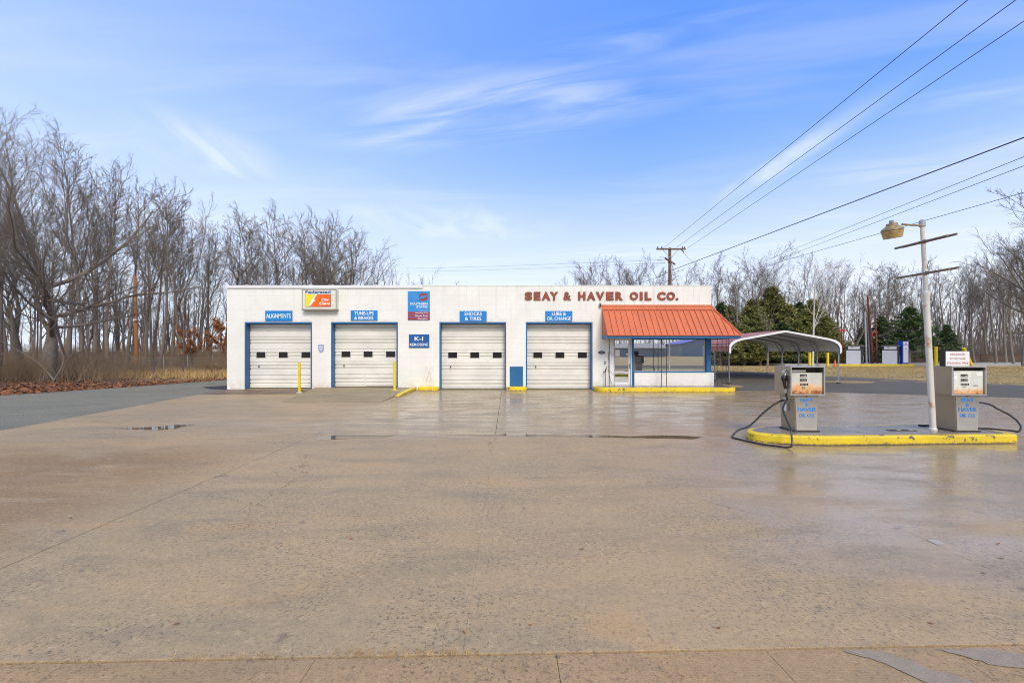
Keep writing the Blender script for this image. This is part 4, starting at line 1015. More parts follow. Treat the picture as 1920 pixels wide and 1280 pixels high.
# ------------------------------------------------------------------ the two old fuel pumps
def fuel_pump(label, x, y, dial, left_nozzle):
    t = thing('fuel_pump', label, 'fuel pump', (x, y, IH), 0, 'old fuel pumps on the yellow island')
    # origin: front centre of the pedestal base; +y goes back
    D1 = .46
    MB().box(-.235, .245, -.015, D1 + .01, 0, .022, bev=.004).build('base_plate', 'iron', t)
    zt = .675
    def frus(mb, x0, x1, X0, X1, y0, y1, Y0, Y1, z0, z1):
        mb.poly([(x0, y0, z0), (x1, y0, z0), (x1, y1, z0), (x0, y1, z0), (X0, Y0, z1), (X1, Y0, z1), (X1, Y1, z1), (X0, Y1, z1)],
                [(0, 3, 2, 1), (0, 1, 5, 4), (1, 2, 6, 5), (2, 3, 7, 6), (3, 0, 4, 7), (4, 5, 6, 7)])
    mb = MB(); frus(mb, -.20, .20, -.228, .228, .006, D1, .006, D1, .022, zt); mb.build('pedestal', 'steelside', t)
    mb = MB(); frus(mb, -.188, .188, -.216, .216, -.008, .005, -.008, .005, .03, zt - .035); fp = mb.build('front_panel', 'steel', t)
    MB().box(-.012, .012, -.012, -.0085, zt - .022, zt - .008).build('lock', 'iron', t)
    for txt, z0, z1, hw in (('SEAY', .560, .630, .125), ('&', .478, .538, .030), ('HAVER', .382, .455, .168), ('OIL CO.', .273, .338, .148)):
        text_mesh(txt, (-hw + .0, hw + .0, z0, z1), -.0095, .002, 'lettblue', 'lettering', fp, bold=.018)
    # head: a hollow box with a bezel and a recessed dial
    hz0, hz1, hx = .685, 1.218, .315
    hd = MB().box(-hx, -hx + .022, -.03, D1 + .03, hz0, hz1).box(hx - .022, hx, -.03, D1 + .03, hz0, hz1).box(-hx + .022, hx - .022, -.03, D1 + .03, hz0, hz0 + .02).box(-hx + .022, hx - .022, -.03, D1 + .03, hz1 - .022, hz1)
    hd.build('head_housing', 'steelside', t)
    MB().box(-.19, .19, .04, D1 - .04, zt, hz0).build('neck', 'nearblack', t)
    bz = MB().box(-hx - .004, hx + .004, -.042, -.031, hz1 - .018, hz1 + .004).box(-hx - .004, hx + .004, -.042, -.031, hz0 - .006, hz0 + .014)
    bz.box(-hx - .004, -hx + .016, -.042, -.031, hz0 + .014, hz1 - .018).box(hx - .016, hx + .004, -.042, -.031, hz0 + .014, hz1 - .018)
    bz.build('bezel', 'alum', t)
    if left_nozzle:
        MB().box(-hx + .022, hx - .022, .10, .12, hz1 - .12, hz1 - .022).build('dark_slot', 'nearblack', t)  # back plate painted dark as the shade inside the open slot
        MB().box(-hx + .022, .0, .02, .04, hz1 - .105, hz1 - .07).build('light_strip', 'soffit', t)
    else:
        MB().box(-hx + .022, hx - .022, .06, .08, hz1 - .085, hz1 - .022).build('dark_slot', 'nearblack', t)
        MB().poly([(-hx + .023, -.005, hz1 - .05), (hx - .023, -.005, hz1 - .035), (hx - .023, .055, hz1 - .028), (-hx + .023, .055, hz1 - .024)], [(0, 1, 2, 3)]).build('light_strip', 'alum', t)
    dz1 = hz1 - (.12 if left_nozzle else .085)
    fd = MB().box(-hx + .023, hx - .023, -.004, .012, 0, dz1 - hz0 - .022).build('dial_face', dial, t); fd.location = (0, 0, hz0 + .021)
    if not left_nozzle:      # separate pale backing plate with rolled foot
        MB().box(-hx + .04, -hx + .055, -.016, -.0045, .02, dz1 - hz0 - .04).build('edge_strip', 'alum', fd)
        for a, b_, c, d_ in ((-hx + .035, -hx + .125, .27, .345), (hx - .15, hx - .035, .335, .40), (-hx + .04, -hx + .11, .355, .395)):
            MB().box(a, b_, -.0065, -.0045, c, d_).build('sticker', 'paper', fd)
        MB().box(.11, .20, -.0065, -.0045, .135, .165).build('sticker', 'soffit', fd)
    for z0, w0, z1 in ((.335, .062, .385), (.250, .062, .300), (.180, .075, .217)):
        cn = MB().box(-.125, -.125 + w0 * 2, -.009, -.0045, z0 - .02, z1 - .02, bev=.002).build('counter_window', 'blackplastic', fd)
        n = 5
        for q in range(n):
            a = -.115 + q * (w0 * 2 - .02) / n
            text_mesh(str((q * 7 + int(z0 * 100)) % 10), (a, a + .013, z0 - .012, z0 + .008), -.0092, .001, 'paper', 'digit', cn, bold=.0)
    if left_nozzle: text_mesh('07', (-.085, -.03, .09, .115), -.0045, .001, 'iron', 'grade_mark', fd)
    MB().box(-.09, -.03, -.0062, -.0045, .118, .145).build('sticker', 'soffit', fd)
    MB().tube([(hx + .001, .25, 1.0), (hx + .012, .25, 1.0)], .02, 8).build('side_knob', 'iron', t)
    return t
P1X, P1Y = (gx(1492, 8.54) + gx(1532.5, 8.54)) / 2, 8.54
P2X, P2Y = (gx(1793, 8.54) + gx(1834, 8.54)) / 2, 8.54
p1 = fuel_pump('rusty faced fuel pump with its nozzle and hose hanging on the near side', P1X, P1Y, 'dial_rusty', True)
p2 = fuel_pump('fuel pump with pale dial and a white octane sign on top', P2X, P2Y, 'dial_clean', False)
# nozzle boot and nozzle on the left cheek of the first pump
nz = D.objects.new('nozzle', None); COL.objects.link(nz); nz.parent = p1; nz.location = (-.33, .13, .99)
MB().lathe([(.0, -.0), (.055, .0), (.062, .02), (.045, .05), (.0, .055)], c=(0, 0, 0), n=14, axis='Y').build('boot', 'blackplastic', nz, smooth=True)
MB().tube([(-.055, -.01, .10), (-.035, -.03, .145), (.0, -.035, .15), (.03, -.03, .135)], .015, 8).tube([(-.05, -.02, .10), (-.02, -.03, .12), (.015, -.03, .16)], .010, 8).build('holster', 'alum', nz, smooth=True)
MB().lathe([(.02, -.0), (.045, .01), (.05, .045), (.035, .075), (.02, .085)], c=(-.035, -.03, -.03), n=12).build('body', 'blackplastic', nz, smooth=True)
MB().tube([(-.035, -.03, -.03), (-.03, -.035, -.09), (-.02, -.035, -.15), (-.0, -.03, -.19)], [.036, .030, .024, .026], 10).build('grip', 'blackplastic', nz, smooth=True)
MB().tube([(.01, -.035, -.02), (.04, -.04, -.06), (.045, -.04, -.12), (.012, -.035, -.17)], .008, 6).build('lever_guard', 'blackplastic', nz, smooth=True)
MB().tube([(-.02, -.035, .04), (-.005, -.035, .075), (.01, -.03, .12)], [.017, .014, .012], 8).build('spout', 'alum', nz, smooth=True)
MB().tube([(.0, -.03, -.19), (.005, -.03, -.24), (.0, -.03, -.28)], [.022, .028, .018], 10).build('swivel', 'alum', nz, smooth=True)
def smooth_path(pts, n=10):
    P = [Vector(p) for p in pts]; P = [P[0] * 2 - P[1]] + P + [P[-1] * 2 - P[-2]]; out = []
    for k in range(1, len(P) - 2):
        a, b_, c, d_ = P[k - 1:k + 3]
        for q in range(n):
            s = q / n; out.append(.5 * ((2 * b_) + (c - a) * s + (2 * a - 5 * b_ + 4 * c - d_) * s * s + (3 * b_ - a - 3 * c + d_) * s ** 3))
    return out + [P[-2]]
def loc_px(px, py, Y, t): return (gx(px, Y) - t.location.x, Y - t.location.y, gz(py, Y) - t.location.z)
hp = [(.0 - .33, .10, .70), (-.325, .07, .60), loc_px(1468, 765, 8.45, p1), loc_px(1474, 785, 8.25, p1), loc_px(1482.5, 803, 8.0, p1), (gx(1484, 7.92) - P1X, -.62, .05), (gx(1481, 7.9) - P1X, -.70, -.11), (gx(1470, 7.95) - P1X, -.64, -.152), (gx(1455, 8.05) - P1X, -.55, -.152),
      (gx(1432, 8.15) - P1X, -.42, -.152), (gx(1405, 8.4) - P1X, -.15, -.152), (gx(1385, 8.65) - P1X, .08, -.152), (gx(1371, 8.85) - P1X, .26, -.15), (gx(1373, 9.0) - P1X, .42, -.13), (gx(1385, 9.0) - P1X, .45, -.04), loc_px(1405, 798, 8.95, p1), loc_px(1430, 775, 8.88, p1), loc_px(1447, 761, 8.84, p1), loc_px(1460, 753, 8.82, p1), (-.235, .30, .565)]
MB().tube(smooth_path(hp), .0165, 10).build('hose', 'rubber', p1, smooth=True)
MB().tube([(-.235, .30, .565), (-.215, .30, .57), (-.20, .28, .60)], [.022, .03, .03], 8).box(-.245, -.205, .24, .34, .56, .62, bev=.008).build('hose_coupling', 'alum', p1)
MB().box(-.262, -.255, .20, .27, .36, .51, bev=.002).build('white_tag', 'paper', p1); MB().box(-.222, -.2165, .30, .40, .40, .53, bev=.001).build('pale_sticker', 'paleconc', p1)
hp = [(.235, .38, .57), (.27, .40, .56), loc_px(1852, 757, 8.98, p2), loc_px(1870, 766, 8.95, p2), loc_px(1890, 776, 8.85, p2), loc_px(1905, 787, 8.72, p2), loc_px(1913, 797, 8.62, p2), loc_px(1914, 803, 8.5, p2), loc_px(1909, 809, 8.45, p2),
      (gx(1898, 8.55) - P2X, .02, .018), (gx(1870, 8.7) - P2X, .16, .018), (gx(1850, 8.8) - P2X, .27, .018), (.27, .42, .018), (.1, .56, .018), (-.3, .66, .018), (gx(1735, 9.1) - P2X, .56, .022)]
MB().tube(smooth_path(hp), .0165, 10).build('hose', 'rubber', p2, smooth=True)
# octane sign standing on the second pump
t = thing('octane_sign', 'white sign box with faded red words UNLEADED 87 OCTANE ETHANOL FREE on the pump', 'sign', (gx(1791, 8.6), 8.56, IH + 1.218))
w, h = .455, .285
MB().box(-w / 2, w / 2, .0, .11, 0.0, h, bev=.006).build('sign_box', 'blackplastic', t)
MB().box(-w / 2 + .010, w / 2 - .004, -.004, -.0005, .006, h - .006).build('sign_face', 'paper', t)
for txt, a, z0, z1 in (('UNLEADED', .14, .205, .243), ('87 OCTANE', .145, .125, .160), ('ETHANOL FREE', .20, .040, .080)):
    text_mesh(txt, (-a + .004, a + .004, z0, z1), -.0046, .0012, 'redprint', 'lettering', t, bold=.006)

# ------------------------------------------------------------------ lamp post between the pumps
LX, LY = gx(1749.5, 8.72), 8.72
t = thing('lamp_post', 'leaning white rusty lamp post beside the second pump with two pairs of cross tubes', 'lamp post', (LX, LY, IH))
lean = -.053
def at(z): return (lean * z, 0, z)
ztop = gz(415, 8.7) - IH
zc = gz(553, 8.7) - IH
MB().tube([at(.0), at(zc)], .051, 16).build('lower_pole', 'lamppole', t, smooth=True)
MB().tube([at(-.001), at(.03)], .066, 12).tube([at(.03), at(.05)], [.066, .052], 12).build('base_flange', 'lamppole', t)
MB().tube([at(zc - .09), at(zc - .02), at(zc - .02), at(zc + .05), at(zc + .08)], [.055, .060, .066, .066, .042], 14).build('collar', 'lamppole', t, smooth=True)
MB().tube([at(zc), at(ztop - .02)], .036, 14).build('upper_pole', 'lamppole', t, smooth=True)
MB().tube([at(ztop - .10), at(ztop - .09), at(ztop + .01), at(ztop + .04)], [.043, .052, .052, .02], 12).build('top_cap', 'galv', t, smooth=True)
za = gz(422, 8.7) - IH
ax0 = lean * za; ax1 = gx(1690, 8.6) - LX
MB().tube([(ax0, 0, za), ((ax0 + ax1) / 2, -.04, za - .005), (ax1 + .05, -.08, za + .0)], .019, 8).build('arm', 'lampcast', t, smooth=True)
lx = gx(1674.5, 8.6) - LX; lyy = -.10; zl = gz(430, 8.6) - IH
lm = D.objects.new('luminaire', None); COL.objects.link(lm); lm.parent = t; lm.location = (lx, lyy, zl); lm.rotation_euler = (R(4), R(-8), 0)
MB().lathe([(.02, .12), (.085, .115), (.095, .07), (.165, .02), (.178, -.01), (.172, -.02)][::-1], n=24).build('hood', 'lampcast', lm, smooth=True, ang=28)
mb = MB(); k_ = 28
mb.lathe([(.138, -.155), (.145, -.16), (.172, -.022), (.160, -.022)], n=k_); mb.build('refractor', 'lens', lm, smooth=True, ang=50)
MB().lathe([(.0, -.150), (.132, -.152), (.136, -.158), (.0, -.165)], n=20).build('lower_lens', 'cartrim', lm, smooth=True)
MB().lathe([(.035, .115), (.04, .13), (.04, .165), (.028, .175)], n=12).build('photocell', 'galv', lm, smooth=True)
for zz, xo in ((gz(453, 8.7) - IH, 0), (gz(512, 8.7) - IH, .02)):
    xo = lean * zz
    for sx in (-1, 1):
        MB().tube([(xo + sx * .052 - .035, .50 - .03 * sx, zz + sx * .008), (xo + sx * .052 + .045, -.53 - .03 * sx, zz + sx * .008)], .022, 10).build('cross_tube', 'bar', t, smooth=True)
    MB().box(xo - .03, xo + .03, -.055, -.037, zz - .03, zz + .03, bev=.004).tube([(xo - .08, -.0, zz + .0), (xo + .08, 0, zz + .0)], .010, 6).build('bracket', 'iron', t)

# ------------------------------------------------------------------ steel carport
CX0, CX1, CY0, CY1 = gx(1367, 22.9), gx(1572, 22.9), 22.9, 29.3
t = thing('metal_carport', 'open steel carport with faded red roof and white front trim behind the office', 'carport', ((CX0 + CX1) / 2, CY0, .1))
cx = (CX0 + CX1) / 2; ox, oy, oz = cx, CY0, .1
half = (CX1 - CX0) / 2; EVZ = 1.66; PKZ = gz(621.5, 22.9)
def arch(grow=0.0, drop=0.0):
    base = [(-half - .02, EVZ - drop), (-half - .0, EVZ + .22), (-half + .09, EVZ + .37), (-half + .27, EVZ + .49), (-half + .55, EVZ + .58), (0, PKZ)]
    L = [(x - grow * (1 if x < -half + .3 else .25), z + grow) for x, z in base]
    return L + [(-x, z) for x, z in L[-2::-1]]
for k in range(5):
    y = k * (CY1 - CY0) / 4
    gl, gr = float(hgt(cx - half, CY0 + y)) - oz, float(hgt(cx + half, CY0 + y)) - oz
    P_ = [(-half, y, gl - .02)] + [(x, y, z - oz) for x, z in arch()] + [(half, y, gr - .02)]
    f_ = MB().tube(P_, .036, 4).build('frame', 'galv', t)
    for s in (-1, 1):
        MB().tube([(s * half, y + .01, EVZ - .15 - oz), (s * (half - .42), y + .01, EVZ + .50 - oz)], .022, 4).build('brace', 'galv', f_)
        MB().box(s * half - .07, s * half + .07, y - .07, y + .07, (gl if s < 0 else gr) - .02, (gl if s < 0 else gr) + .02).build('foot_plate', 'iron', f_)
A = arch(.045, .06)
# roof skin made of ribbed sheets running front to back, red outside, pale inside
import itertools
for q in range(len(A) - 1):
    (xa, za_), (xb, zb_) = A[q], A[q + 1]
    L_ = math.hypot(xb - xa, zb_ - za_); n = max(1, round(L_ / .46))
    for s in range(n):
        x0, z0 = xa + (xb - xa) * s / n, za_ + (zb_ - za_) * s / n; x1, z1 = xa + (xb - xa) * (s + 1) / n, za_ + (zb_ - za_) * (s + 1) / n
        dx, dz = (x1 - x0) / (L_ / n), (z1 - z0) / (L_ / n); nx_, nz_ = -dz, dx
        prof = [(0, 0), (.80, 0), (.86, .022), (.94, .022), (1, 0)]
        mb = MB(); ya, yb = -.14, CY1 - CY0 + .12
        top = [(x0 + (x1 - x0) * u + nx_ * o_, z0 + (z1 - z0) * u + nz_ * o_) for u, o_ in prof]
        for (a, b_) in zip(top[:-1], top[1:]):
            mb.face([(a[0], ya, a[1] - oz), (b_[0], ya, b_[1] - oz), (b_[0], yb, b_[1] - oz), (a[0], yb, a[1] - oz)], 0)
            mb.face([(a[0] - nx_ * .006, yb, a[1] - oz - nz_ * .006), (b_[0] - nx_ * .006, yb, b_[1] - oz - nz_ * .006), (b_[0] - nx_ * .006, ya, b_[1] - oz - nz_ * .006), (a[0] - nx_ * .006, ya, a[1] - oz - nz_ * .006)], 1)
        mb.build('roof_sheet', ['carroof', 'carunder'], t)
mb = MB(); B = arch(.055, .10); C = arch(-.035, .10)
for (a, b_, c, d_) in zip(B[:-1], B[1:], C[1:], C[:-1]):
    mb.poly([(a[0], -.155, a[1] - oz), (b_[0], -.155, b_[1] - oz), (c[0], -.155, c[1] - oz), (d_[0], -.155, d_[1] - oz), (a[0], -.10, a[1] - oz), (b_[0], -.10, b_[1] - oz)], [(3, 2, 1, 0), (0, 1, 5, 4)])
mb.build('front_trim', 'cartrim', t)

# ------------------------------------------------------------------ yellow pipe bollards
gb = 'yellow pipe bollards'
def bollard(x, y, z, h, r, label, tilt=0.0):
    t = thing('bollard', label, 'bollard', (x, y, z), 0, gb); t.rotation_euler = (0, tilt, 0)
    MB().tube([(0, 0, -.02), (0, 0, h - .01), (0, 0, h)], [r, r, r * .8], 14).build('pipe', 'yellowpost', t, smooth=True)
    return t
b1 = bollard(gx(561.5, 18.15), 18.15, 0, 1.23, .05, 'slim yellow bollard standing before the first garage door beside the ramp')
MB().lathe([(.13, -.02), (.12, .03), (.06, .07)], n=9).build('concrete_foot', 'paleconc', b1)
b2 = bollard(gx(739.8, 18.5), 18.5, .05, 1.2, .05, 'slim yellow bollard standing on the ramp before the second garage door')
MB().box(-.13, .13, -.1, .1, -.02, .045, bev=.01).build('foot_plate', 'yellowpost', b2)
LZ = .31
bollard(gx(1518, 41), 41, LZ, 1.22, .105, 'thick yellow bollard seen through the carport, nearer the office'); bollard(gx(1552, 41), 41, LZ, 1.22, .105, 'thick yellow bollard seen through the carport next to an orange cone')
bollard(gx(1755, 40.5), 40.5, LZ - .02, 1.78, .13, 'thick upright yellow bollard behind the octane sign beside a cone')
bollard(gx(1822.5, 40.5), 40.5, LZ - .02, 1.85, .13, 'thick yellow bollard leaning over behind the octane sign', tilt=-.43)
def cone(px, Y, z, s, label):
    t = thing('traffic_cone', label, 'traffic cone', (gx(px, Y), Y, z), 0, 'orange traffic cones by the far pumps')
    MB().lathe([(.30 * s, 0), (.22 * s, .03), (.17 * s, .05), (.035 * s, .9 * s), (.03 * s, .92 * s)], n=16).build('cone_body', 'cone', t, smooth=True)
    MB().box(-.22 * s, .22 * s, -.22 * s, .22 * s, -.01, .03, bev=.01).build('cone_base', 'cone', t)
cone(1565.5, 41.2, LZ, .68, 'orange traffic cone beside the carport post'); cone(1748.5, 41.2, LZ, .78, 'orange traffic cone half hidden by the lamp post')

# ------------------------------------------------------------------ far fuelling place
struct(MB().box(25, 110, 42.0, 49.5, .0, .46).build('far_kerb', 'paleconc'), 'pale concrete kerb and paving across the dry lawn')
struct(MB().box(29.6, gx(1715, 41.6), 41.62, 43.6, .1, .475, bev=.02).build('far_island', 'yellow'), 'yellow edged island carrying the white far pumps')
struct(MB().box(29.8, gx(1715, 41.6) - .15, 41.75, 43.5, .476, .482).build('far_island_top', 'paleconc'), 'concrete top of the far island')
def far_pump(px0, label, rz):
    t = thing('far_pump', label, 'fuel pump', (gx(px0, 42.5), 42.5, .48), rz, 'large white pumps on the far island')
    MB().box(-.55, .55, 0, .03, 0, 1.26).build('front_panel', 'pumpwhite', t)
    MB().box(-.57, .57, .031, .95, 0, 1.66, bev=.02).build('cabinet', 'pumpdark', t)
    MB().box(-.42, .50, -.01, .03, 1.36, 1.60, bev=.01).build('display', 'pumpwhite', t)
    MB().box(-.18, .0, -.014, -.010, 1.50, 1.56).build('display_window', 'pumpdark', t)
    MB().box(-.60, .60, -.03, .97, 1.661, 1.72, bev=.01).build('top_cover', 'soffit', t)
    MB().tube([(.575, .5, .75), (.64, .45, .72), (.66, .42, .45), (.62, .4, .2), (.58, .38, .08)], .02, 6).build('hose', 'galv', t, smooth=True)
far_pump(1600, 'large white pump with dark side on the far island, nearer the carport', R(-52)); far_pump(1668, 'large white pump with dark side beside the blue card kiosk', R(-52))
t = thing('card_kiosk', 'narrow blue and pale card kiosk beside the white far pump', 'kiosk', (gx(1697.5, 42.4), 42.4, .48))
MB().box(-.28, .30, 0, .55, 0, 2.1, bev=.03).build('cabinet', 'kiosk', t)
MB().box(-.19, .27, -.012, 0, .12, 1.72, bev=.005).build('face_plate', 'pumpwhite', t); MB().box(-.19, .27, -.012, 0, 1.76, 2.06, bev=.005).build('top_plate', 'pumpwhite', t)
MB().box(-.02, .12, -.02, -.013, 1.80, 1.98).box(-.02, .10, -.02, -.013, 1.36, 1.46).box(.03, .09, -.02, -.013, 1.12, 1.18).build('screens', 'soffit', t)
MB().box(-.285, -.279, .06, .28, 1.08, 1.22).build('red_mark', 'redbracket', t)
def pole(name, label, cat, x, y, z0, x1, z1, r0, r1, mat, group=None, n=10):
    t = thing(name, label, cat, (x, y, z0), 0, group)
    MB().tube([(0, 0, -.1), (x1 - x, 0, z1 - z0)], [r0, r1], n).build('pole', mat, t, smooth=True); return t
gpn = 'thin pipes standing behind the far pumps'
q = pole('vent_pipe', 'red rusty pipe with a red cross bracket left of the white pumps', 'pipe', gx(1581, 43.6), 43.6, .46, gx(1576.5, 43.6), gz(585, 43.6), .07, .05, 'rustpole', gpn)
zb = gz(620.5, 43.6) - .46
MB().poly([(-.48, -.06, zb), (.32, -.06, zb), (.10, -.06, zb + .16), (-.24, -.06, zb + .18), (-.48, .06, zb), (.32, .06, zb), (.10, .06, zb + .16), (-.24, .06, zb + .18)], [(0, 1, 2, 3), (7, 6, 5, 4), (0, 4, 5, 1), (1, 5, 6, 2), (2, 6, 7, 3), (3, 7, 4, 0)]).build('bracket', 'redbracket', q)
pole('vent_pipe', 'pale grey pipe with a flat cap between the far pumps', 'pipe', gx(1624.8, 44), 44, .46, gx(1621.7, 44), gz(584, 44), .085, .075, 'galvpole', gpn)
pole('vent_pipe', 'pale grey pipe leaning next to the tall red pole', 'pipe', gx(1631, 44.4), 44.4, .46, gx(1626.5, 44.4), gz(585, 44.4), .075, .06, 'galvpole', gpn)
q = pole('far_lamp_post', 'tall rusty lamp pole with a small white lamp behind the far pumps', 'lamp post', gx(1636.5, 44.2), 44.2, .46, gx(1626.5, 44.2), gz(553, 44.2), .12, .08, 'rustpole', None)
MB().tube([(-.45, 0, gz(557, 44) - .46), (.0, -.1, gz(555, 44) - .46)], .03, 6).build('arm', 'galv', q)
MB().lathe([(.12, -.28), (.27, -.02), (.16, .06), (.10, .10), (.10, .24), (.0, .25)], c=(.05, -.1, gz(560, 44) - .46), n=14).build('luminaire', 'cartrim', q, smooth=True)
q = pole('vent_pipe', 'red rusty pipe carrying a red arch bracket nearest the second far pump', 'pipe', gx(1645, 43.6), 43.6, .46, gx(1640.7, 43.6), gz(573, 43.6), .07, .055, 'rustpole', gpn)
MB().tube([(-.50, 0, zb - .5), (-.50, 0, zb - .28), (-.40, 0, zb - .12), (-.1, 0, zb - .08), (.05, 0, zb - .12)], .05, 6).build('bracket', 'redbracket', q)
# brown panelled barrier along the far road
t = thing('road_barrier', 'long low brown barrier of worn panels along the far road', 'barrier', (34, 49.9, .46))
xk = -7.0; k = 0
while xk < 46:
    w_ = 2.4; hh = .80 if xk > 4 else .62
    MB().box(xk, xk + w_ - .03, 0, .12, -.05, hh, bev=.02).build('panel', 'barrier', t); xk += w_
MB().box(4.4, 48, -.03, .15, .80, .86).build('top_rail', 'barrier', t)

# ------------------------------------------------------------------ poles and wires
UX, UY = gx(1256.3, 38), 38.0
t = thing('utility_pole', 'brown wooden utility pole with a cross arm rising behind the white building', 'utility pole', (UX, UY, .15))
ZA = gz(467.5, 38) - .15
MB().tube([(0, 0, -.1), (-.02, 0, ZA + .12)], [.16, .12], 12).build('pole', 'polewood', t, smooth=True)
MB().box(-1.15, 1.25, -.16, -.05, ZA - .06, ZA + .07, bev=.01).build('cross_arm', 'polewood', t)
for s in (-1, 1): MB().tube([(s * .62, -.1, ZA - .06), (s * .06, -.12, ZA - .72)], .02, 5).build('arm_brace', 'galv', t)
for x_ in (-1.05, -.72, .98, 1.15):
    MB().lathe([(.05, 0), (.055, .05), (.035, .08), (.05, .11), (.02, .14)], c=(x_, -.1, ZA + .07), n=8).build('insulator', 'plaque', t)
zl_ = gz(487.5, 38) - .15
la = D.objects.new('side_arm', MB().box(-.05, .05, -1.1, 1.05, -.055, .055, bev=.01).data('side_arm', 'polewood')); COL.objects.link(la); la.parent = t; la.location = (0, -.05, zl_ - .12); la.rotation_euler = (R(-5), 0, R(-40))
for q in range(3): MB().tube([(.1 - q * .25, -.3 + q * .2, zl_ + .16 - q * .19), (-1.0 - q * .08, -.3 + q * .2, zl_ + .17 - q * .22)], [.022, .028], 6).build('fuse_rod', 'galv', t)
for s, z_ in ((-.25, -.35), (.22, -.30)): MB().tube([(s, -.1, zl_ - .1), (.0, -.1, zl_ - .1 + z_ - .3)], .018, 5).build('arm_brace', 'galv', t)
MB().tube([(.9, -.12, ZA - .06), (1.02, -.16, ZA - .2), (1.1, -.16, ZA - .32)], .04, 6).build('cutout', 'iron', t)
def wire(label, pts, r, sag=0.0, n=24, group=None, name='overhead_wire'):
    P_ = []
    for a, b_ in zip(pts[:-1], pts[1:]):
        a, b_ = Vector(a), Vector(b_)
        for k in range(n):
            u = k / n; p = a.lerp(b_, u); p.z -= sag * 4 * u * (1 - u); P_.append(p)
    P_.append(Vector(pts[-1])); tag(MB().tube(P_, r, 5, cap=False).build(name, 'wire'), label, 'wire', group)
def ray(px, py, Y): return (gx(px, Y), Y, gz(py, Y))
gw = 'overhead wires from the brown utility pole'
def thr(p0, px, py, Yq, ext, r, label, group=gw):
    """a straight wire from p0 through the sight line at depth Yq, carried on to depth ext"""
    q_ = Vector(ray(px, py, Yq)); p0 = Vector(p0); d_ = (q_ - p0); k = (ext - p0.y) / (q_.y - p0.y)
    wire(label, [tuple(p0), tuple(p0 + d_ * k)], r, .0, 30, group)
thr(ray(1243, 466, 37.9), 1815, 0, 10.6, -16, .011, 'thin wire rising steeply from the cross arm, highest of the three steep wires')
thr(ray(1266, 466, 37.9), 1905, 0, 10.6, -16, .011, 'thin wire rising steeply from the cross arm, middle of the three steep wires')
thr(ray(1288, 466, 37.9), 1920, 40, 11.3, -16, .011, 'thin wire rising steeply from the cross arm, lowest of the three steep wires')
thr(ray(1256, 508, 37.9), 1920, 258, 13.2, -14, .021, 'thick dark cable rising from the pole middle to the top right')
wire('thick cable sloping down behind the roof from the pole', [ray(1256, 509, 38.1), ray(1200, 530, 44), ray(1100, 560, 60)], .02, .1, group=gw)
thr(ray(1424, 493, 60), 1920, 294, 17, -10, .013, 'thin wire over the evergreens, upper of the close pair', None)
thr(ray(1424, 500, 60), 1920, 311, 17, -10, .013, 'thin wire over the evergreens, lower of the close pair', None)
thr(ray(1380, 514, 49.7), 1920, 361, 19, 6, .014, 'thin wire passing behind the lamp post top', None)
gf = 'faint far wires left of the brown pole'
wire('faint far wire left of the brown pole, upper one', [ray(1240, 487, 38), ray(700, 503, 95)], .009, .2, group=gf); wire('faint far wire left of the brown pole, lower one', [ray(1240, 493, 38), ray(700, 508, 95)], .009, .3, group=gf)
wire('slack thin wire dropping from the cross arm into the trees', [ray(1281, 472, 38), ray(1300, 492, 42), ray(1330, 515, 50)], .012, .1, group=gw)
wire('thin guy wire from the pole down behind the parapet', [ray(1259, 492, 38), ray(1274, 545, 40)], .012, 0, group=gw)
# transformer pole
t = thing('transformer_pole', 'grey pole carrying a pale round transformer in front of the evergreens', 'utility pole', (gx(1385, 49.8), 49.8, .28))
MB().tube([(0, 0, -.1), (-.03, 0, gz(550, 49.8) - .28)], [.17, .12], 12).build('pole', 'galvpole', t, smooth=True)
MB().tube([(.20, -.02, -.1), (.17, -.02, gz(580, 49.8) - .28)], [.07, .07], 8).build('conduit', 'cartrim', t, smooth=True)
zt_ = gz(580, 49.8) - .28
MB().lathe([(.0, -.02), (.24, 0), (.25, .04), (.25, .70), (.22, .74), (.10, .78), (.0, .80)], c=(.42, -.12, zt_), n=16).build('transformer', 'pumpwhite', t, smooth=True)
MB().lathe([(.03, .0), (.05, .1), (.03, .2)], c=(.38, -.12, zt_ + .78), n=8).build('bushing', 'iron', t)
MB().tube([(0, -.05, zt_ + .35), (-.9, -.05, zt_ + .85)], .05, 5).tube([(0, -.05, zt_ + .8), (-.95, -.05, zt_ + .86)], .045, 5).build('side_arm', 'polewood', t)
# orange pole by the woods
t = thing('leaning_pole', 'bare orange brown wooden pole leaning at the edge of the left woods', 'utility pole', (gx(257, 38), 38, 0))
MB().tube([(0, 0, -.1), (gx(253, 38) - gx(257, 38), 0, gz(516, 38))], [.17, .11], 12).build('pole', 'freshpole', t, smooth=True)
MB().box(-.12, .12, -.28, -.18, 4.2, 4.3).build('pole_tag', 'paper', t)

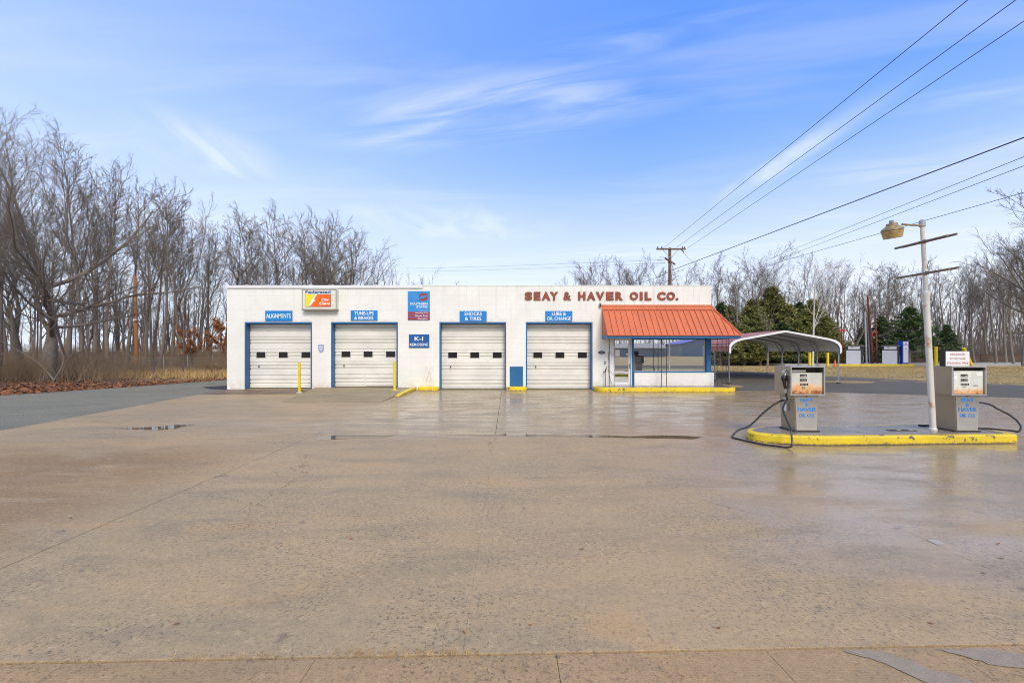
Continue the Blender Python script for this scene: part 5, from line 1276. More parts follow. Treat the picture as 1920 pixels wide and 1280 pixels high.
# chain-link fence before the woods
t = thing('chain_link_fence', 'rusty grey chain link fence running before the left woods', 'fence', (gx(300, 41.5), 41.5, 0))
fx0, fx1 = gx(170, 41.5) - gx(300, 41.5), gx(440, 41.5) - gx(300, 41.5); fh = 1.25
k = 0; x_ = fx0
while x_ < fx1 + .1:
    MB().tube([(x_, 0, -.1), (x_, 0, fh + .05)], .045, 6).build('post', 'galv', t); x_ += 2.2
MB().tube([(fx0, 0, fh), (fx1, 0, fh)], .022, 5).build('top_rail', 'rustpole', t)
mb = MB(); s_ = .17; nn = int((fx1 - fx0) / s_)
for k in range(-8, nn):
    for sg in (1, -1):
        xa = fx0 + k * s_ if sg > 0 else fx0 + (k + 8) * s_; a = Vector((xa, .03, .03)); b_ = Vector((xa + sg * (fh - .05), .03, fh - .02))
        if b_.x < fx0 or a.x > fx1 or a.x < fx0 or b_.x > fx1: continue
        mb.tube([a, b_], .005, 3, cap=False)
mb.build('wire_mesh', 'galv', t)['kind'] = 'stuff'
# ------------------------------------------------------------------ trees
def unit(a): return a / np.maximum(np.linalg.norm(a, axis=-1, keepdims=True), 1e-9)
def grow(g, p0, d0, L, r0, r1, P, wob, trop):
    """N branches at once: returns (N,P,3) points and (N,P) radii"""
    N = len(p0); pts = np.empty((N, P, 3)); pts[:, 0] = p0; d = d0.copy()
    for k in range(1, P):
        d = unit(d + g.normal(0, wob, (N, 3)) + np.array([0, 0, 1]) * trop[:, None] if np.ndim(trop) else d + g.normal(0, wob, (N, 3)) + np.array([0, 0, trop]))
        pts[:, k] = pts[:, k - 1] + d * (L / (P - 1))[:, None]
    t = np.linspace(0, 1, P)[None]; rad = r0[:, None] * (1 - t) + r1[:, None] * t
    return pts, rad
def tubes(pts, rad, k):
    N, P, _ = pts.shape
    t = np.empty_like(pts); t[:, 1:-1] = pts[:, 2:] - pts[:, :-2] if P > 2 else 0; t[:, 0] = pts[:, 1] - pts[:, 0]; t[:, -1] = pts[:, -1] - pts[:, -2]; t = unit(t)
    ref = np.where(np.abs(t[:, :1, 2:3]) < .85, np.array([0, 0, 1.]), np.array([1., 0, 0])) * np.ones_like(t)
    a = unit(np.cross(t, ref)); b = np.cross(a, t)
    w = np.arange(k) * 2 * np.pi / k
    ring = pts[:, :, None] + (a[:, :, None] * np.cos(w)[None, None, :, None] + b[:, :, None] * np.sin(w)[None, None, :, None]) * rad[:, :, None, None]
    V = ring.reshape(-1, 3); base = (np.arange(N) * P * k)[:, None, None] + (np.arange(P - 1) * k)[None, :, None]; j = np.arange(k)[None, None]
    q0 = base + j; q1 = base + (j + 1) % k
    return V, np.stack([q0, q1, q1 + k, q0 + k], -1).reshape(-1, 4)
def join(parts):
    V, Fq, o = [], [], 0
    for v, f in parts: V.append(v); Fq.append(f + o); o += len(v)
    return np.concatenate(V), np.concatenate(Fq)
def spawn(g, pts, rad, n, t0, t1, ang0, ang1, lr, rr, upb=0.0, Lpar=None, taper=.55):
    N, P, _ = pts.shape
    t = (t0 + (t1 - t0) * (np.arange(n)[None] + g.random((N, n))) / n); f = t * (P - 1); i = np.minimum(f.astype(int), P - 2); fr = (f - i)[..., None]
    idx = np.arange(N)[:, None]; p = pts[idx, i] * (1 - fr) + pts[idx, i + 1] * fr; d = unit(pts[idx, i + 1] - pts[idx, i])
    r = rad[idx, i] * (1 - fr[..., 0]) + rad[idx, i + 1] * fr[..., 0]
    rv = g.normal(0, 1, (N, n, 3)); perp = unit(np.cross(d, rv)); a = np.radians(ang0 + (ang1 - ang0) * g.random((N, n)))[..., None]
    nd = unit(d * np.cos(a) + perp * np.sin(a) + np.array([0, 0, upb]))
    L = (Lpar[:, None] * lr * (1 - taper * t) * g.uniform(.65, 1.25, (N, n)))
    return p.reshape(-1, 3), nd.reshape(-1, 3), L.ravel(), (r * rr * g.uniform(.75, 1.1, (N, n))).ravel()
def make_tree(seed, h=15., r=.22, first=.38, nl=12, ll=.42, ang=(22, 52), up=.10, n2=8, n3=7, n4=4, tw=.0065, wob=.05, lean=.06, spread=1.0, fork=0, mats=('bark', 'twig'), low=None, leader=.82, r1f=.42, r2f=.48):
    g = np.random.default_rng(seed)
    d0 = unit(np.array([[g.normal(0, lean), g.normal(0, lean), 1.]]))
    p, rd = grow(g, np.zeros((1, 3)) - [[0, 0, .25]], d0, np.array([h * leader]), np.array([r]), np.array([r * .07]), 12, wob * .5, .05)
    rd[0, 0] *= 1.45; rd[0, 1] *= 1.04
    tr = [tubes(p, rd, 9)]
    if fork:
        fp, fd, fL, fr = spawn(g, p, rd, fork, first * .75, first * 1.35, 14, 34, .62, .66, .05, np.array([h]), .1)
        q, qr = grow(g, fp, fd, fL, fr, fr * .07, 10, wob * .8, .05); tr.append(tubes(q, qr, 7))
        rep = 10; 
        x, y, z, w = spawn(g, q, qr, max(4, nl // 2), .15, .98, *ang, ll * .85, r1f * 1.1, up, fL, .25)
    a, b, c, e = spawn(g, p, rd, nl, first, .98, *ang, ll * spread, r1f, up, np.array([h]), .42)
    if fork: a, b, c, e = np.concatenate([a, x]), np.concatenate([b, y]), np.concatenate([c, z]), np.concatenate([e, w])
    if low:
        for (zz, az, LL, rr) in low:
            a = np.concatenate([a, [[0, 0, zz]]]); b = np.concatenate([b, unit(np.array([[math.cos(az), math.sin(az) , .25]]))]); c = np.append(c, LL); e = np.append(e, rr)
    e = np.maximum(e, .022); l1, r1 = grow(g, a, b, c, e, e * .22, 9, wob * 1.7, .035)
    cr = [tubes(l1, r1, 6)]
    a, b, c2, e = spawn(g, l1, r1, n2, .12, 1, 18, 48, .48, r2f, .06, c, .45); e = np.maximum(e, tw * 2.2)
    l2, r2 = grow(g, a, b, c2, e, e * .3, 6, wob * 2.1, .03); cr.append(tubes(l2, r2, 4))
    a, b, c3, e = spawn(g, l2, r2, n3, .15, 1, 18, 48, .46, .62, .07, c2, .4); e = np.maximum(e, tw * 1.25)
    l3, r3 = grow(g, a, b, c3, e, e * .5, 4, wob * 2.2, .02); cr.append(tubes(l3, r3, 3))
    a, b, c4, e = spawn(g, l3, r3, n4, .2, 1, 22, 55, .52, .7, .07, c3, .3); e = np.maximum(e, tw * .85); c4 = np.clip(c4, .18, .9)
    l4, r4 = grow(g, a, b, c4, e, e * .6, 3, wob * 2, .02); cr.append(tubes(l4, r4, 3))
    tm = np_mesh('trunk', *join(tr), mats[0]); tm.polygons.foreach_set('use_smooth', [True] * len(tm.polygons))
    cm = np_mesh('crown', *join(cr), mats[1])
    return tm, cm
def place_tree(name, meshes, x, y, s, rz, label, group, cat='tree', sx=1.0, z=None):
    t = thing(name, label, cat, (x, y, float(hgt(x, y)) - .03 if z is None else z), rz, group)
    t.scale = (s * sx, s * sx, s)
    for nm, me in zip(('trunk', 'crown'), meshes):
        o = D.objects.new(nm, me); COL.objects.link(o); o.parent = t
    return t
forest = [make_tree(100 + k, 15., .145 + .025 * (k % 3), first=.34 + .05 * (k % 4), nl=10 + k % 4, ll=.34 + .03 * (k % 3), ang=(18, 46), n2=8, n3=6, n4=3, tw=.007, fork=k % 3, spread=.95) for k in range(7)]
wide = [make_tree(200 + k, 14., .30, first=.18, nl=13, ll=.55, ang=(28, 62), n2=9, n3=7, n4=4, tw=.008, fork=2 + k, spread=1.1, up=.16) for k in range(2)]
forest += [make_tree(250 + k, 15., .20, first=.45, nl=8, ll=.66, ang=(6, 36), n2=9, n3=7, n4=4, tw=.0065, wob=.045, leader=.48, r1f=.52, r2f=.42) for k in range(3)]
sparse = [make_tree(300 + k, 14., .17, first=.30, nl=7, ll=.34, ang=(20, 44), n2=6, n3=5, n4=3, tw=.009, fork=1 + k % 2, wob=.09) for k in range(3)]
ordn = 'first second third fourth fifth sixth seventh eighth ninth tenth eleventh twelfth thirteenth fourteenth fifteenth sixteenth seventeenth eighteenth nineteenth twentieth twenty-first twenty-second twenty-third twenty-fourth twenty-fifth twenty-sixth twenty-seventh twenty-eighth'.split()
def row(spec, name, group, fmt, lib, mw=1.0):
    for k, (px, top, Y) in enumerate(spec):
        x = gx(px, Y); hh = (gz(top, Y) - float(hgt(x, Y))); li = lib[(k * 5 + 3) % len(lib)]
        if isinstance(li, str): pass
        s = hh / 14.6
        place_tree(name, li, x, Y, s, random.uniform(0, 6.28), fmt.format(ordn[sorted(spec).index((px, top, Y))]), group, sx=mw * random.uniform(.9, 1.12))
# big spreading oak by the drive and its neighbours at the left edge
oak = make_tree(411, 17.2, .50, first=.50, nl=11, ll=.76, ang=(8, 66), n2=14, n3=10, n4=5, tw=.0056, fork=0, spread=1.0, up=.10, wob=.068, leader=.30, r1f=.50, r2f=.40, low=[(3.6, .05, 8.2, .13), (4.6, .5, 7.0, .12), (3.0, -.5, 5.0, .10), (5.4, -.2, 8.0, .14)])
place_tree('oak_tree', oak, gx(88, 26.5), 26.5, 1.0, 1.1, 'huge spreading bare oak with thick low limbs beside the gravel drive', None, z=-.05)
oak2 = make_tree(415, 17.0, .44, first=.50, nl=8, ll=.78, ang=(8, 60), n2=15, n3=10, n4=6, tw=.0056, fork=0, spread=1.0, up=.10, wob=.065, leader=.30, r1f=.50, r2f=.42)
place_tree('oak_tree', oak2, gx(38, 27.5), 27.5, .93, 1.9, 'second large bare oak leaning beside the huge one at the left edge', None, z=-.05)
place_tree('oak_tree', oak2, gx(-150, 22), 22, .84, 4.1, 'bare oak whose high branches reach in at the left edge', None, z=-.05)
gl = 'bare woodland trees left of the building'
row([(-60, 200, 30), (10, 230, 38), (152, 250, 43), (126, 280, 45), (205, 282, 43), (178, 320, 47), (236, 322, 46), (270, 345, 48), (298, 342, 44), (322, 362, 51), (345, 350, 46), (374, 388, 50), (398, 402, 53), (222, 370, 54), (285, 390, 56)],
    'bare_tree', gl, 'bare grey brown woodland tree, {} counted in from the left edge of the woods', forest)
gm = 'bare trees rising behind the flat roof'
row([(428, 398, 44), (452, 405, 46), (476, 392, 44), (500, 385, 42), (524, 388, 45), (546, 392, 42), (572, 396, 46), (596, 400, 43), (622, 408, 46)],
    'bare_tree', gm, 'tall bare tree above the left half of the flat roof, {} from the white corner', forest, 1.1)
place_tree('bare_tree', wide[0], gx(648, 41), 41, (gz(418, 41)) / 14.4, 2.2, 'wide bare tree whose fan of branches ends the row over the roof', gm, sx=1.05)
place_tree('bare_tree', wide[1], gx(612, 40), 40, (gz(428, 40)) / 14.4, .7, 'wide bare tree second from the end of the row over the roof', gm, sx=1.0)
gs2 = 'small far bare trees above the roof'
for (px, top, Y, lb) in ((745, 508, 80, 'tiny pale far tree just past the row over the roof'), (784, 514, 80, 'small dark far tree above the tall supplier sign'), (730, 523, 85, 'lowest tiny far tree beside the row over the roof'), (862, 526, 90, 'single far treetop barely showing above the roof'), (1240, 512, 70, 'low bare tree just left of the brown utility pole'), (1290, 508, 66, 'low bare tree just right of the brown utility pole')):
    place_tree('bare_tree', sparse[int(px) % 3] if px < 760 else forest[int(px) % 7], gx(px, Y), Y, gz(top, Y) / 15.2, px, lb, gs2)
gc = 'rounded bare trees behind the lettering'
for k, (px, top, Y) in enumerate(((1078, 512, 62), (1112, 496, 58), (1145, 500, 60), (1172, 497, 58), (1196, 501, 61), (1215, 512, 66))):
    place_tree('bare_tree', wide[k % 2], gx(px, Y), Y, gz(top, Y) / 14.0, k * 1.3, 'rounded bare treetop over the big lettering, {} from its left'.format(ordn[k]), gc, sx=.85)
gr = 'bare trees behind the evergreens and far pumps'
row([(1330, 478, 50), (1352, 490, 56), (1386, 466, 46), (1404, 472, 48), (1436, 478, 50), (1460, 500, 56), (1500, 478, 50), (1540, 476, 52), (1556, 500, 56), (1580, 500, 58), (1630, 484, 52), (1668, 484, 54), (1648, 520, 60), (1700, 520, 60), (1733, 478, 52), (1762, 500, 60), (1370, 500, 58), (1420, 505, 60), (1485, 500, 60), (1522, 505, 62), (1612, 505, 62), (1655, 500, 64), (1690, 500, 62), (1718, 505, 66), (1775, 490, 62), (1450, 480, 54), (1566, 490, 62)],
    'bare_tree', gr, 'bare tree rising right of the building, {} counted from the white corner', sparse + forest)
place_tree('forked_tree', sparse[1], gx(1596, 47), 47, gz(490, 47) / 14.2, 1.0, 'bare tree with wide forking limbs behind the far pumps', gr, sx=1.45)
ge = 'tall bare trees of the right hand woods'
row([(1790, 495, 50), (1806, 486, 52), (1828, 478, 48), (1850, 482, 52), (1868, 470, 46), (1886, 462, 48), (1902, 448, 44), (1918, 440, 42), (1935, 440, 44), (1960, 420, 40), (1842, 500, 56), (1878, 500, 56)],
    'bare_tree', ge, 'tall bare tree of the right hand woods, {} beyond the leaning yellow bollard', forest)
place_tree('bare_tree', wide[1], gx(1990, 33), 33, gz(345, 33) / 14.2, 4.4, 'nearer bare tree whose branches reach in at the right edge', None)
# birch
bt = make_tree(517, 12., .10, first=.30, nl=8, ll=.42, ang=(30, 62), n2=5, n3=4, n4=3, tw=.008, wob=.06, mats=('birch', 'birch'))
place_tree('birch_tree', bt, gx(1524, 39.5), 39.5, .92, 2.6, 'white barked birch standing before the evergreens behind the carport', None, sx=1.1)
place_tree('bare_sapling', sparse[2], gx(1440, 42), 42, .50, .9, 'thin grey sapling in front of the darkest evergreens', None, sx=.8)

# evergreens
def make_conifer(seed, h=8., w=2.6, nb=240, per=34, mat='needles', lean=.0, start=.06, leafL=.20, droop=-.02):
    g = np.random.default_rng(seed)
    p, rd = grow(g, np.array([[0, 0, -.1]]), np.array([[0, 0, 1.]]), np.array([h * .97]), np.array([.16]), np.array([.015]), 10, .012, .02)
    t = start + (1 - start) * g.random(nb) ** .85; z = t * h * .96; az = g.random(nb) * 2 * np.pi
    prof = np.clip((1 - t) ** .80 * (.55 + .45 * np.minimum(1, t * 5)), .03, 1)
    lob = 1 + .22 * np.sin(az * 3 + seed) + .12 * np.sin(az * 5 + t * 9)
    L = w * prof * lob * g.uniform(.70, 1.16, nb)
    el = .42 * (1 - .5 * prof) + g.normal(0, .10, nb) + droop
    d = np.stack([np.cos(az) * np.cos(el), np.sin(az) * np.cos(el), np.sin(el)], 1)
    i0 = np.interp(z, p[0, :, 2], p[0, :, 0]); i1 = np.interp(z, p[0, :, 2], p[0, :, 1])
    bp, br = grow(g, np.stack([i0, i1, z], 1), d, L, np.full(nb, .018), np.full(nb, .006), 5, .05, .05)
    tm = np_mesh('trunk', *join([tubes(p, rd, 8), tubes(bp, br, 3)]), 'bark')
    # sprays: slim leaf-sized blades set along the limbs
    n = nb * per; ib = np.repeat(np.arange(nb), per); u = np.clip(g.beta(2.2, 1.1, n), .05, 1) * 4; k = np.minimum(u.astype(int), 3); f = (u - k)[:, None]
    c = bp[ib, k] * (1 - f) + bp[ib, k + 1] * f; bd = unit(bp[ib, k + 1] - bp[ib, k])
    dr = unit(bd * .7 + g.normal(0, .62, (n, 3)) + np.array([0, 0, .25])); sd_ = unit(np.cross(dr, g.normal(0, 1, (n, 3))))
    ln = leafL * g.uniform(.6, 1.5, n)[:, None]; wd = ln * g.uniform(.16, .34, n)[:, None]
    c = c + g.normal(0, .07, (n, 3))
    a = c - dr * ln * .15; b = c + dr * ln * .45 + sd_ * wd; e = c + dr * ln; f_ = c + dr * ln * .45 - sd_ * wd
    V = np.stack([a, b, e, f_], 1).reshape(-1, 3); Fq = np.arange(n * 4).reshape(-1, 4)
    return tm, np_mesh('crown', V, Fq, mat)
con = [make_conifer(31, 8.4, 2.7, 260, 42, 'needles'), make_conifer(32, 7.6, 3.0, 260, 42, 'needles'), make_conifer(33, 8.0, 2.4, 230, 40, 'needles2'), make_conifer(34, 8.0, 3.0, 190, 40, 'needles2', start=.12, leafL=.24, droop=-.12)]
gev = 'evergreens behind the carport'
cs = [(1352, 560, 50, 2, 1.0), (1378, 590, 46, 1, 1.1), (1408, 560, 47, 0, 1.1), (1436, 560, 50, 1, 1.1), (1456, 536, 49, 0, 1.15), (1482, 558, 47, 1, 1.15), (1505, 560, 50, 2, 1.1), (1528, 560, 46.5, 0, 1.1), (1548, 585, 46, 1, 1.0), (1395, 600, 44.5, 1, 1.0), (1425, 602, 44.5, 0, 1.1), (1500, 600, 45, 0, 1.0), (1562, 628, 46, 0, 1.2), (1466, 598, 45, 2, 1.0), (1350, 605, 44.5, 0, 1.2), (1372, 572, 49, 0, 1.2), (1421, 575, 46, 1, 1.1), (1512, 575, 47.5, 1, 1.25), (1542, 590, 48, 0, 1.2), (1478, 585, 45.5, 1, 1.1)]
for k, (px, top, Y, m_, sx) in enumerate(cs):
    x = gx(px, Y); hh = gz(top, Y) - .3
    place_tree('cedar_tree', con[m_], x, Y, hh / 8.3, random.uniform(0, 6), 'dense green cedar in the clump behind the carport, {} counted from the office'.format(ordn[sorted(c[0] for c in cs).index(px)]), gev, sx=sx * (1.9 if hh < 4.6 else 1.38))
for px, top, Y, m_, sx, lb in ((1655, 588, 47, 2, 1.15, 'dark green spruce between the red poles and the second far pump'), (1618, 612, 50, 2, .9, 'small dark spruce seen behind the pale grey pipes'), (1704, 572, 46, 3, 1.15, 'tall open branched spruce left of the lamp post'), (1683, 610, 50, 2, 1.0, 'smaller dark spruce between two taller spruces'), (1775, 606, 46, 3, .95, 'thin open spruce right of the lamp post'), (1590, 640, 47, 1, 1.4, 'low bushy cedar left of the first far pump'), (1750, 632, 47, 3, .8, 'low young spruce just right of the lamp post')):
    x = gx(px, Y); place_tree('spruce_tree', con[m_], x, Y, (gz(top, Y) - .3) / 8.1, px, lb, 'spruces beyond the far pumps', sx=sx * 1.25)

# far woods, one mass on both sides
def far_woods(name, x0, x1, y0, y1, n, h0, h1, seed, label, mat='farbark', clear=None):
    g = np.random.default_rng(seed); p = np.stack([g.uniform(x0, x1, n), g.uniform(y0, y1, n), np.full(n, -.2)], 1)
    if clear: p = p[[not clear(a) for a in p]]
    n = len(p); hh = g.uniform(h0, h1, n); rr = g.uniform(.05, .17, n)
    d = unit(np.stack([g.normal(0, .06, n), g.normal(0, .06, n), np.ones(n)], 1))
    a, r_ = grow(g, p, d, hh, rr, rr * .12, 6, .05, .05); parts = [tubes(a, r_, 4)]
    b, c, L, e = spawn(g, a, r_, 12, .25, 1, 18, 50, .28, .5, .12, hh, .5); e = np.maximum(e, .014)
    a2, r2 = grow(g, b, c, L, e, e * .3, 4, .14, .04); parts.append(tubes(a2, r2, 3))
    b, c, L2, e = spawn(g, a2, r2, 5, .2, 1, 25, 55, .5, .7, .08, L, .4); e = np.maximum(e, .010)
    a3, r3 = grow(g, b, c, L2, e, e * .5, 2, .1, .02); parts.append(tubes(a3, r3, 3))
    struct(link(name, np_mesh(name, *join(parts), mat)), label, 'stuff')
far_woods('left_woods', -62, -12, 46, 78, 190, 7, 14, 5, 'mass of thin bare trunks filling the left woods')
far_woods('back_woods', -34, 30, 78, 120, 170, 7, 10.5, 8, 'low bare woods far behind the building')
far_woods('right_woods', 30, 110, 54, 96, 420, 6, 12, 6, 'mass of thin pale trunks filling the right woods')
far_woods('outer_woods', -120, -24, 20, 70, 160, 8, 14, 9, 'bare woods continuing past the left edge', clear=lambda p: p[1] < 24 - p[0] * .0 and p[0] > -34)
# undergrowth: masses of thin upright stems
def brush(name, pts_fn, n, h0, h1, r, seed, label, mat='brush', kids=5, spread=.28):
    g = np.random.default_rng(seed); p = pts_fn(g, n); n = len(p)
    hh = g.uniform(h0, h1, n); d = unit(np.stack([g.normal(0, spread, n), g.normal(0, spread, n), np.ones(n)], 1))
    a, r_ = grow(g, p, d, hh, np.full(n, r), np.full(n, r * .4), 4, .14, .02); parts = [tubes(a, r_, 3)]
    b, c, L, e = spawn(g, a, r_, kids, .2, 1, 20, 60, .42, .7, .1, hh, .4)
    a2, r2 = grow(g, b, c, L, np.maximum(e, r * .4), np.maximum(e, r * .4) * .6, 3, .2, .02); parts.append(tubes(a2, r2, 3))
    return struct(link(name, np_mesh(name, *join(parts), mat)), label, 'stuff')
def area(x0, x1, y0, y1):
    def f(g, n):
        x = g.uniform(x0, x1, n); y = g.uniform(y0, y1, n); return np.stack([x, y, hgt(x, y) - .06], 1)
    return f
brush('undergrowth', area(-60, -12.5, 44, 62), 7000, .8, 2.9, .010, 21, 'brown tangle of saplings below the left woods')
brush('right_undergrowth', area(30, 95, 51, 62), 6000, 1.0, 3.4, .012, 24, 'purple grey saplings below the right woods', 'farbark')
def near_left(g, n):
    x = g.uniform(-44, -22.5, n); y = 24 + g.exponential(3.2, n) + (x + 20) * .12; m_ = (x < -19.2) & (y > 25.2 + (x + 24) * -.35 * 0)
    return np.stack([x, y, np.full(n, -.05)], 1)[m_]
brush('thicket', near_left, 3400, .4, 1.9, .0085, 22, 'dense brown thicket round the foot of the big oaks')
brush('hedge_brush', area(22, 36, 50.2, 53), 900, .8, 1.9, .012, 25, 'low brown scrub behind the far barrier', 'farbark')
# separate shrubs
def shrub_mesh(seed, h, n, r, mat, spread=.5, kids=7):
    g = np.random.default_rng(seed); p = np.stack([g.normal(0, .22 * h * .5, n), g.normal(0, .22 * h * .5, n), np.full(n, -.05)], 1)
    hh = h * g.uniform(.55, 1.05, n); d = unit(np.stack([g.normal(0, spread, n), g.normal(0, spread, n), np.ones(n)], 1))
    a, r_ = grow(g, p, d, hh, np.full(n, r), np.full(n, r * .4), 5, .14, -.02); parts = [tubes(a, r_, 3)]
    b, c, L, e = spawn(g, a, r_, kids, .15, 1, 20, 60, .45, .7, .05, hh, .4)
    a2, r2 = grow(g, b, c, L, np.maximum(e, r * .5), np.maximum(e, r * .5) * .6, 3, .2, 0); parts.append(tubes(a2, r2, 3))
    b, c, L, e = spawn(g, a2, r2, 3, .2, 1, 20, 60, .5, .8, .05, L, .4)
    a3, r3 = grow(g, b, c, L, np.maximum(e, r * .4), np.maximum(e, r * .4) * .6, 2, .2, 0); parts.append(tubes(a3, r3, 3))
    return np_mesh('shrub', *join(parts), mat)
shm = [shrub_mesh(k, 2.6, 46, .012, 'brush') for k in (1, 2)]; low_m = shrub_mesh(5, 1.1, 80, .009, 'brush', .95, 8)
for k, (px, Y, s, lb) in enumerate(((150, 28.5, 1.05, 'tall brown shrub growing right of the huge oak'), (118, 28, .9, 'brown shrub against the trunk of the huge oak'), (178, 34, .9, 'brown shrub standing at the far side of the oak shade'), (205, 40, .9, 'brown shrub left of the orange pole'), (20, 25.5, 1.0, 'brown shrub at the left edge under the oaks'), (55, 25.6, .85, 'brown shrub between the two oak trunks'),
                                    (338, 42.5, .9, 'brown shrub left of the orange leaved tree'), (410, 40, 1.0, 'brown shrub against the white corner'), (300, 44, .7, 'brown shrub behind the brush pile'))):
    o = D.objects.new('shrub', shm[k % 2]); s *= .82; COL.objects.link(o); o.location = (gx(px, Y), Y, -.03); o.scale = (s, s, s); o.rotation_euler = (0, 0, k * 1.7); tag(o, lb, 'shrub', 'leafless shrubs at the edge of the left woods')
for px, Y, s, lb in ((408, 36, 1.6, 'low mounded bramble bush beside the white corner'), (258, 36.5, 1.05, 'heap of cut branches at the foot of the orange pole')):
    o = D.objects.new('bramble' if px > 300 else 'brush_pile', low_m if px > 300 else low_m); COL.objects.link(o); o.location = (gx(px, Y), Y, -.03); o.scale = (s * 1.3, s, s * .8); tag(o, lb, 'bush' if px > 300 else 'brush pile')
# small tree that kept its orange leaves, and a wisp of the same by the corner
def leaf_cloud(seed, tree, n, size, mat, z0=0, frac=None):
    g = np.random.default_rng(seed); co = np.empty(len(tree.vertices) * 3, np.float32); tree.vertices.foreach_get('co', co); co = co.reshape(-1, 3)
    co = co[co[:, 2] > z0]; c = co[g.integers(0, len(co), n)] + g.normal(0, .05, (n, 3)); a = unit(g.normal(0, 1, (n, 3))); b = unit(np.cross(a, g.normal(0, 1, (n, 3)))); s = size * g.uniform(.6, 1.4, n)[:, None]
    V = np.stack([c - a * s, c + b * s * .6, c + a * s, c - b * s * .6], 1).reshape(-1, 3); return np_mesh('leaves', V, np.arange(n * 4).reshape(-1, 4), mat)
ot = make_tree(611, 5.2, .09, first=.30, nl=9, ll=.42, ang=(35, 75), n2=5, n3=4, n4=3, tw=.007, up=.05)
lv = leaf_cloud(3, ot[1], 1900, .085, 'orangeleaf', 1.2)
for px, Y, s, lb in ((362, 40, .80, 'small tree keeping its orange brown leaves before the fence'), (424, 44, 1.0, 'second small orange leaved tree half hidden by the white corner')):
    q = place_tree('oak_sapling', ot, gx(px, Y), Y, s, px, lb, 'small orange leaved trees'); o = D.objects.new('leaves', lv); COL.objects.link(o); o.parent = q
# a few curved fallen limbs on the verge
for k, (pts, r_, lb) in enumerate((([(-.2, 0, 0), (.25, .1, 1.0), (.1, .1, 1.8), (-.25, .2, 2.6)], .05, 'dark crooked sapling at the verge below the oak'), ([(0, 0, .0), (-.9, .2, .8), (-2.0, .3, 1.5), (-3.2, .2, 2.2), (-4.2, .3, 2.3)], .055, 'long dark fallen limb leaning left from the verge'),
                                   ([(0, 0, 1.2), (1.2, 0, 1.75), (3.0, .1, 1.6), (3.9, .2, 1.15), (5.2, .2, 1.25)], .028, 'pale arching dead branch above the straw grass'), ([(0, 0, 0), (.3, 0, .5), (.5, 0, 1.0)], .03, 'short dark stump sapling right of the oak'))):
    bx0 = gx((107, 103, 125, 150)[k], 25.0 + k * .4); tag(MB().tube([(bx0 + a, 25.0 + k * .4 + b_, c) for a, b_, c in smooth_path(pts, 5)], [r_ * (1 - .6 * q / (5 * (len(pts) - 1))) for q in range(5 * (len(pts) - 1) + 1)], 7).build('dead_branch', 'twig', smooth=True), lb, 'branch')

# ------------------------------------------------------------------ leaf litter, grass
def scatter(name, P_, size, mat, seed, label, flat=.35, ar=.55):
    g = np.random.default_rng(seed); n = len(P_); a = unit(np.stack([g.normal(0, 1, n), g.normal(0, 1, n), g.normal(0, flat, n)], 1)); b = unit(np.cross(a, np.stack([g.normal(0, flat, n), g.normal(0, flat, n), np.ones(n)], 1)))
    s = (size * g.uniform(.5, 1.4, n))[:, None]; V = np.stack([P_ - a * s, P_ + b * s * ar, P_ + a * s, P_ - b * s * ar], 1).reshape(-1, 3)
    struct(link(name, np_mesh(name, V, np.arange(n * 4).reshape(-1, 4), mat)), label, 'stuff')
def verge_y(x): return np.interp(x, [-45, -24, -19.6, -18.2, -16.9, -16.5], [9, 15.4, 17.6, 21.5, 27, 34])
g = np.random.default_rng(77); n = 16000; x = g.uniform(-45, -16.6, n); y = verge_y(x) - .25 + g.exponential(3.6, n)
scatter('leaf_litter', np.stack([x, y, -.02 + g.random(n) * .04], 1), .075, 'deadleaf', 3, 'rust brown fallen leaves along the verge')
def blades(name, P_, h0, h1, w, mat, seed, label, lean=.5):
    g = np.random.default_rng(seed); n = len(P_); hh = g.uniform(h0, h1, n)[:, None]; az = g.random(n) * 6.283; s = np.stack([np.cos(az), np.sin(az), np.zeros(n)], 1) * w
    tip = P_ + np.stack([g.normal(0, lean, n), g.normal(0, lean, n), np.ones(n)], 1) * hh; V = np.stack([P_ - s, P_ + s, tip], 1).reshape(-1, 3)
    struct(link(name, np_mesh(name, V, np.arange(n * 3).reshape(-1, 3), mat)), label, 'stuff')
x = g.uniform(-30, -12.6, 26000); y = verge_y(np.minimum(x, -16.6)) + 5 + g.exponential(6, 26000); y = np.where(x > -16.5, 30 + g.exponential(7, 26000), y); m_ = y > 28.5
blades('straw_grass', np.stack([x, y, np.full_like(x, -.04)], 1)[m_], .12, .55, .022, 'straw', 4, 'tall straw coloured grass before the fence')
n = 90000; y = 20 + g.random(n) ** .7 * 21.8; x = g.uniform(9, 60, n)
def in_poly(x, y, poly):
    c = np.zeros(len(x), bool); k = len(poly) - 1
    for i in range(len(poly)):
        xi, yi = poly[i]; xj, yj = poly[k]; c ^= ((yi > y) != (yj > y)) & (x < (xj - xi) * (y - yi) / (yj - yi + 1e-12) + xi); k = i
    return c
m_ = ~in_poly(x, y, as_poly) & (y > 20.3) & (x > 9.2) & (x / y < 1.35)
m_ |= (((x - 17.3) / 1.4) ** 2 + ((y - 23.6) / .55) ** 2 < 1) | (((x - 9.9) / .95) ** 2 + ((y - 21.7) / .8) ** 2 < 1) & (x > 9.3)
blades('lawn', np.stack([x, y, hgt(x, y) - .03], 1)[m_], .02, .075, .016, 'lawn', 6, 'short dormant straw coloured lawn beyond the carport', .9)
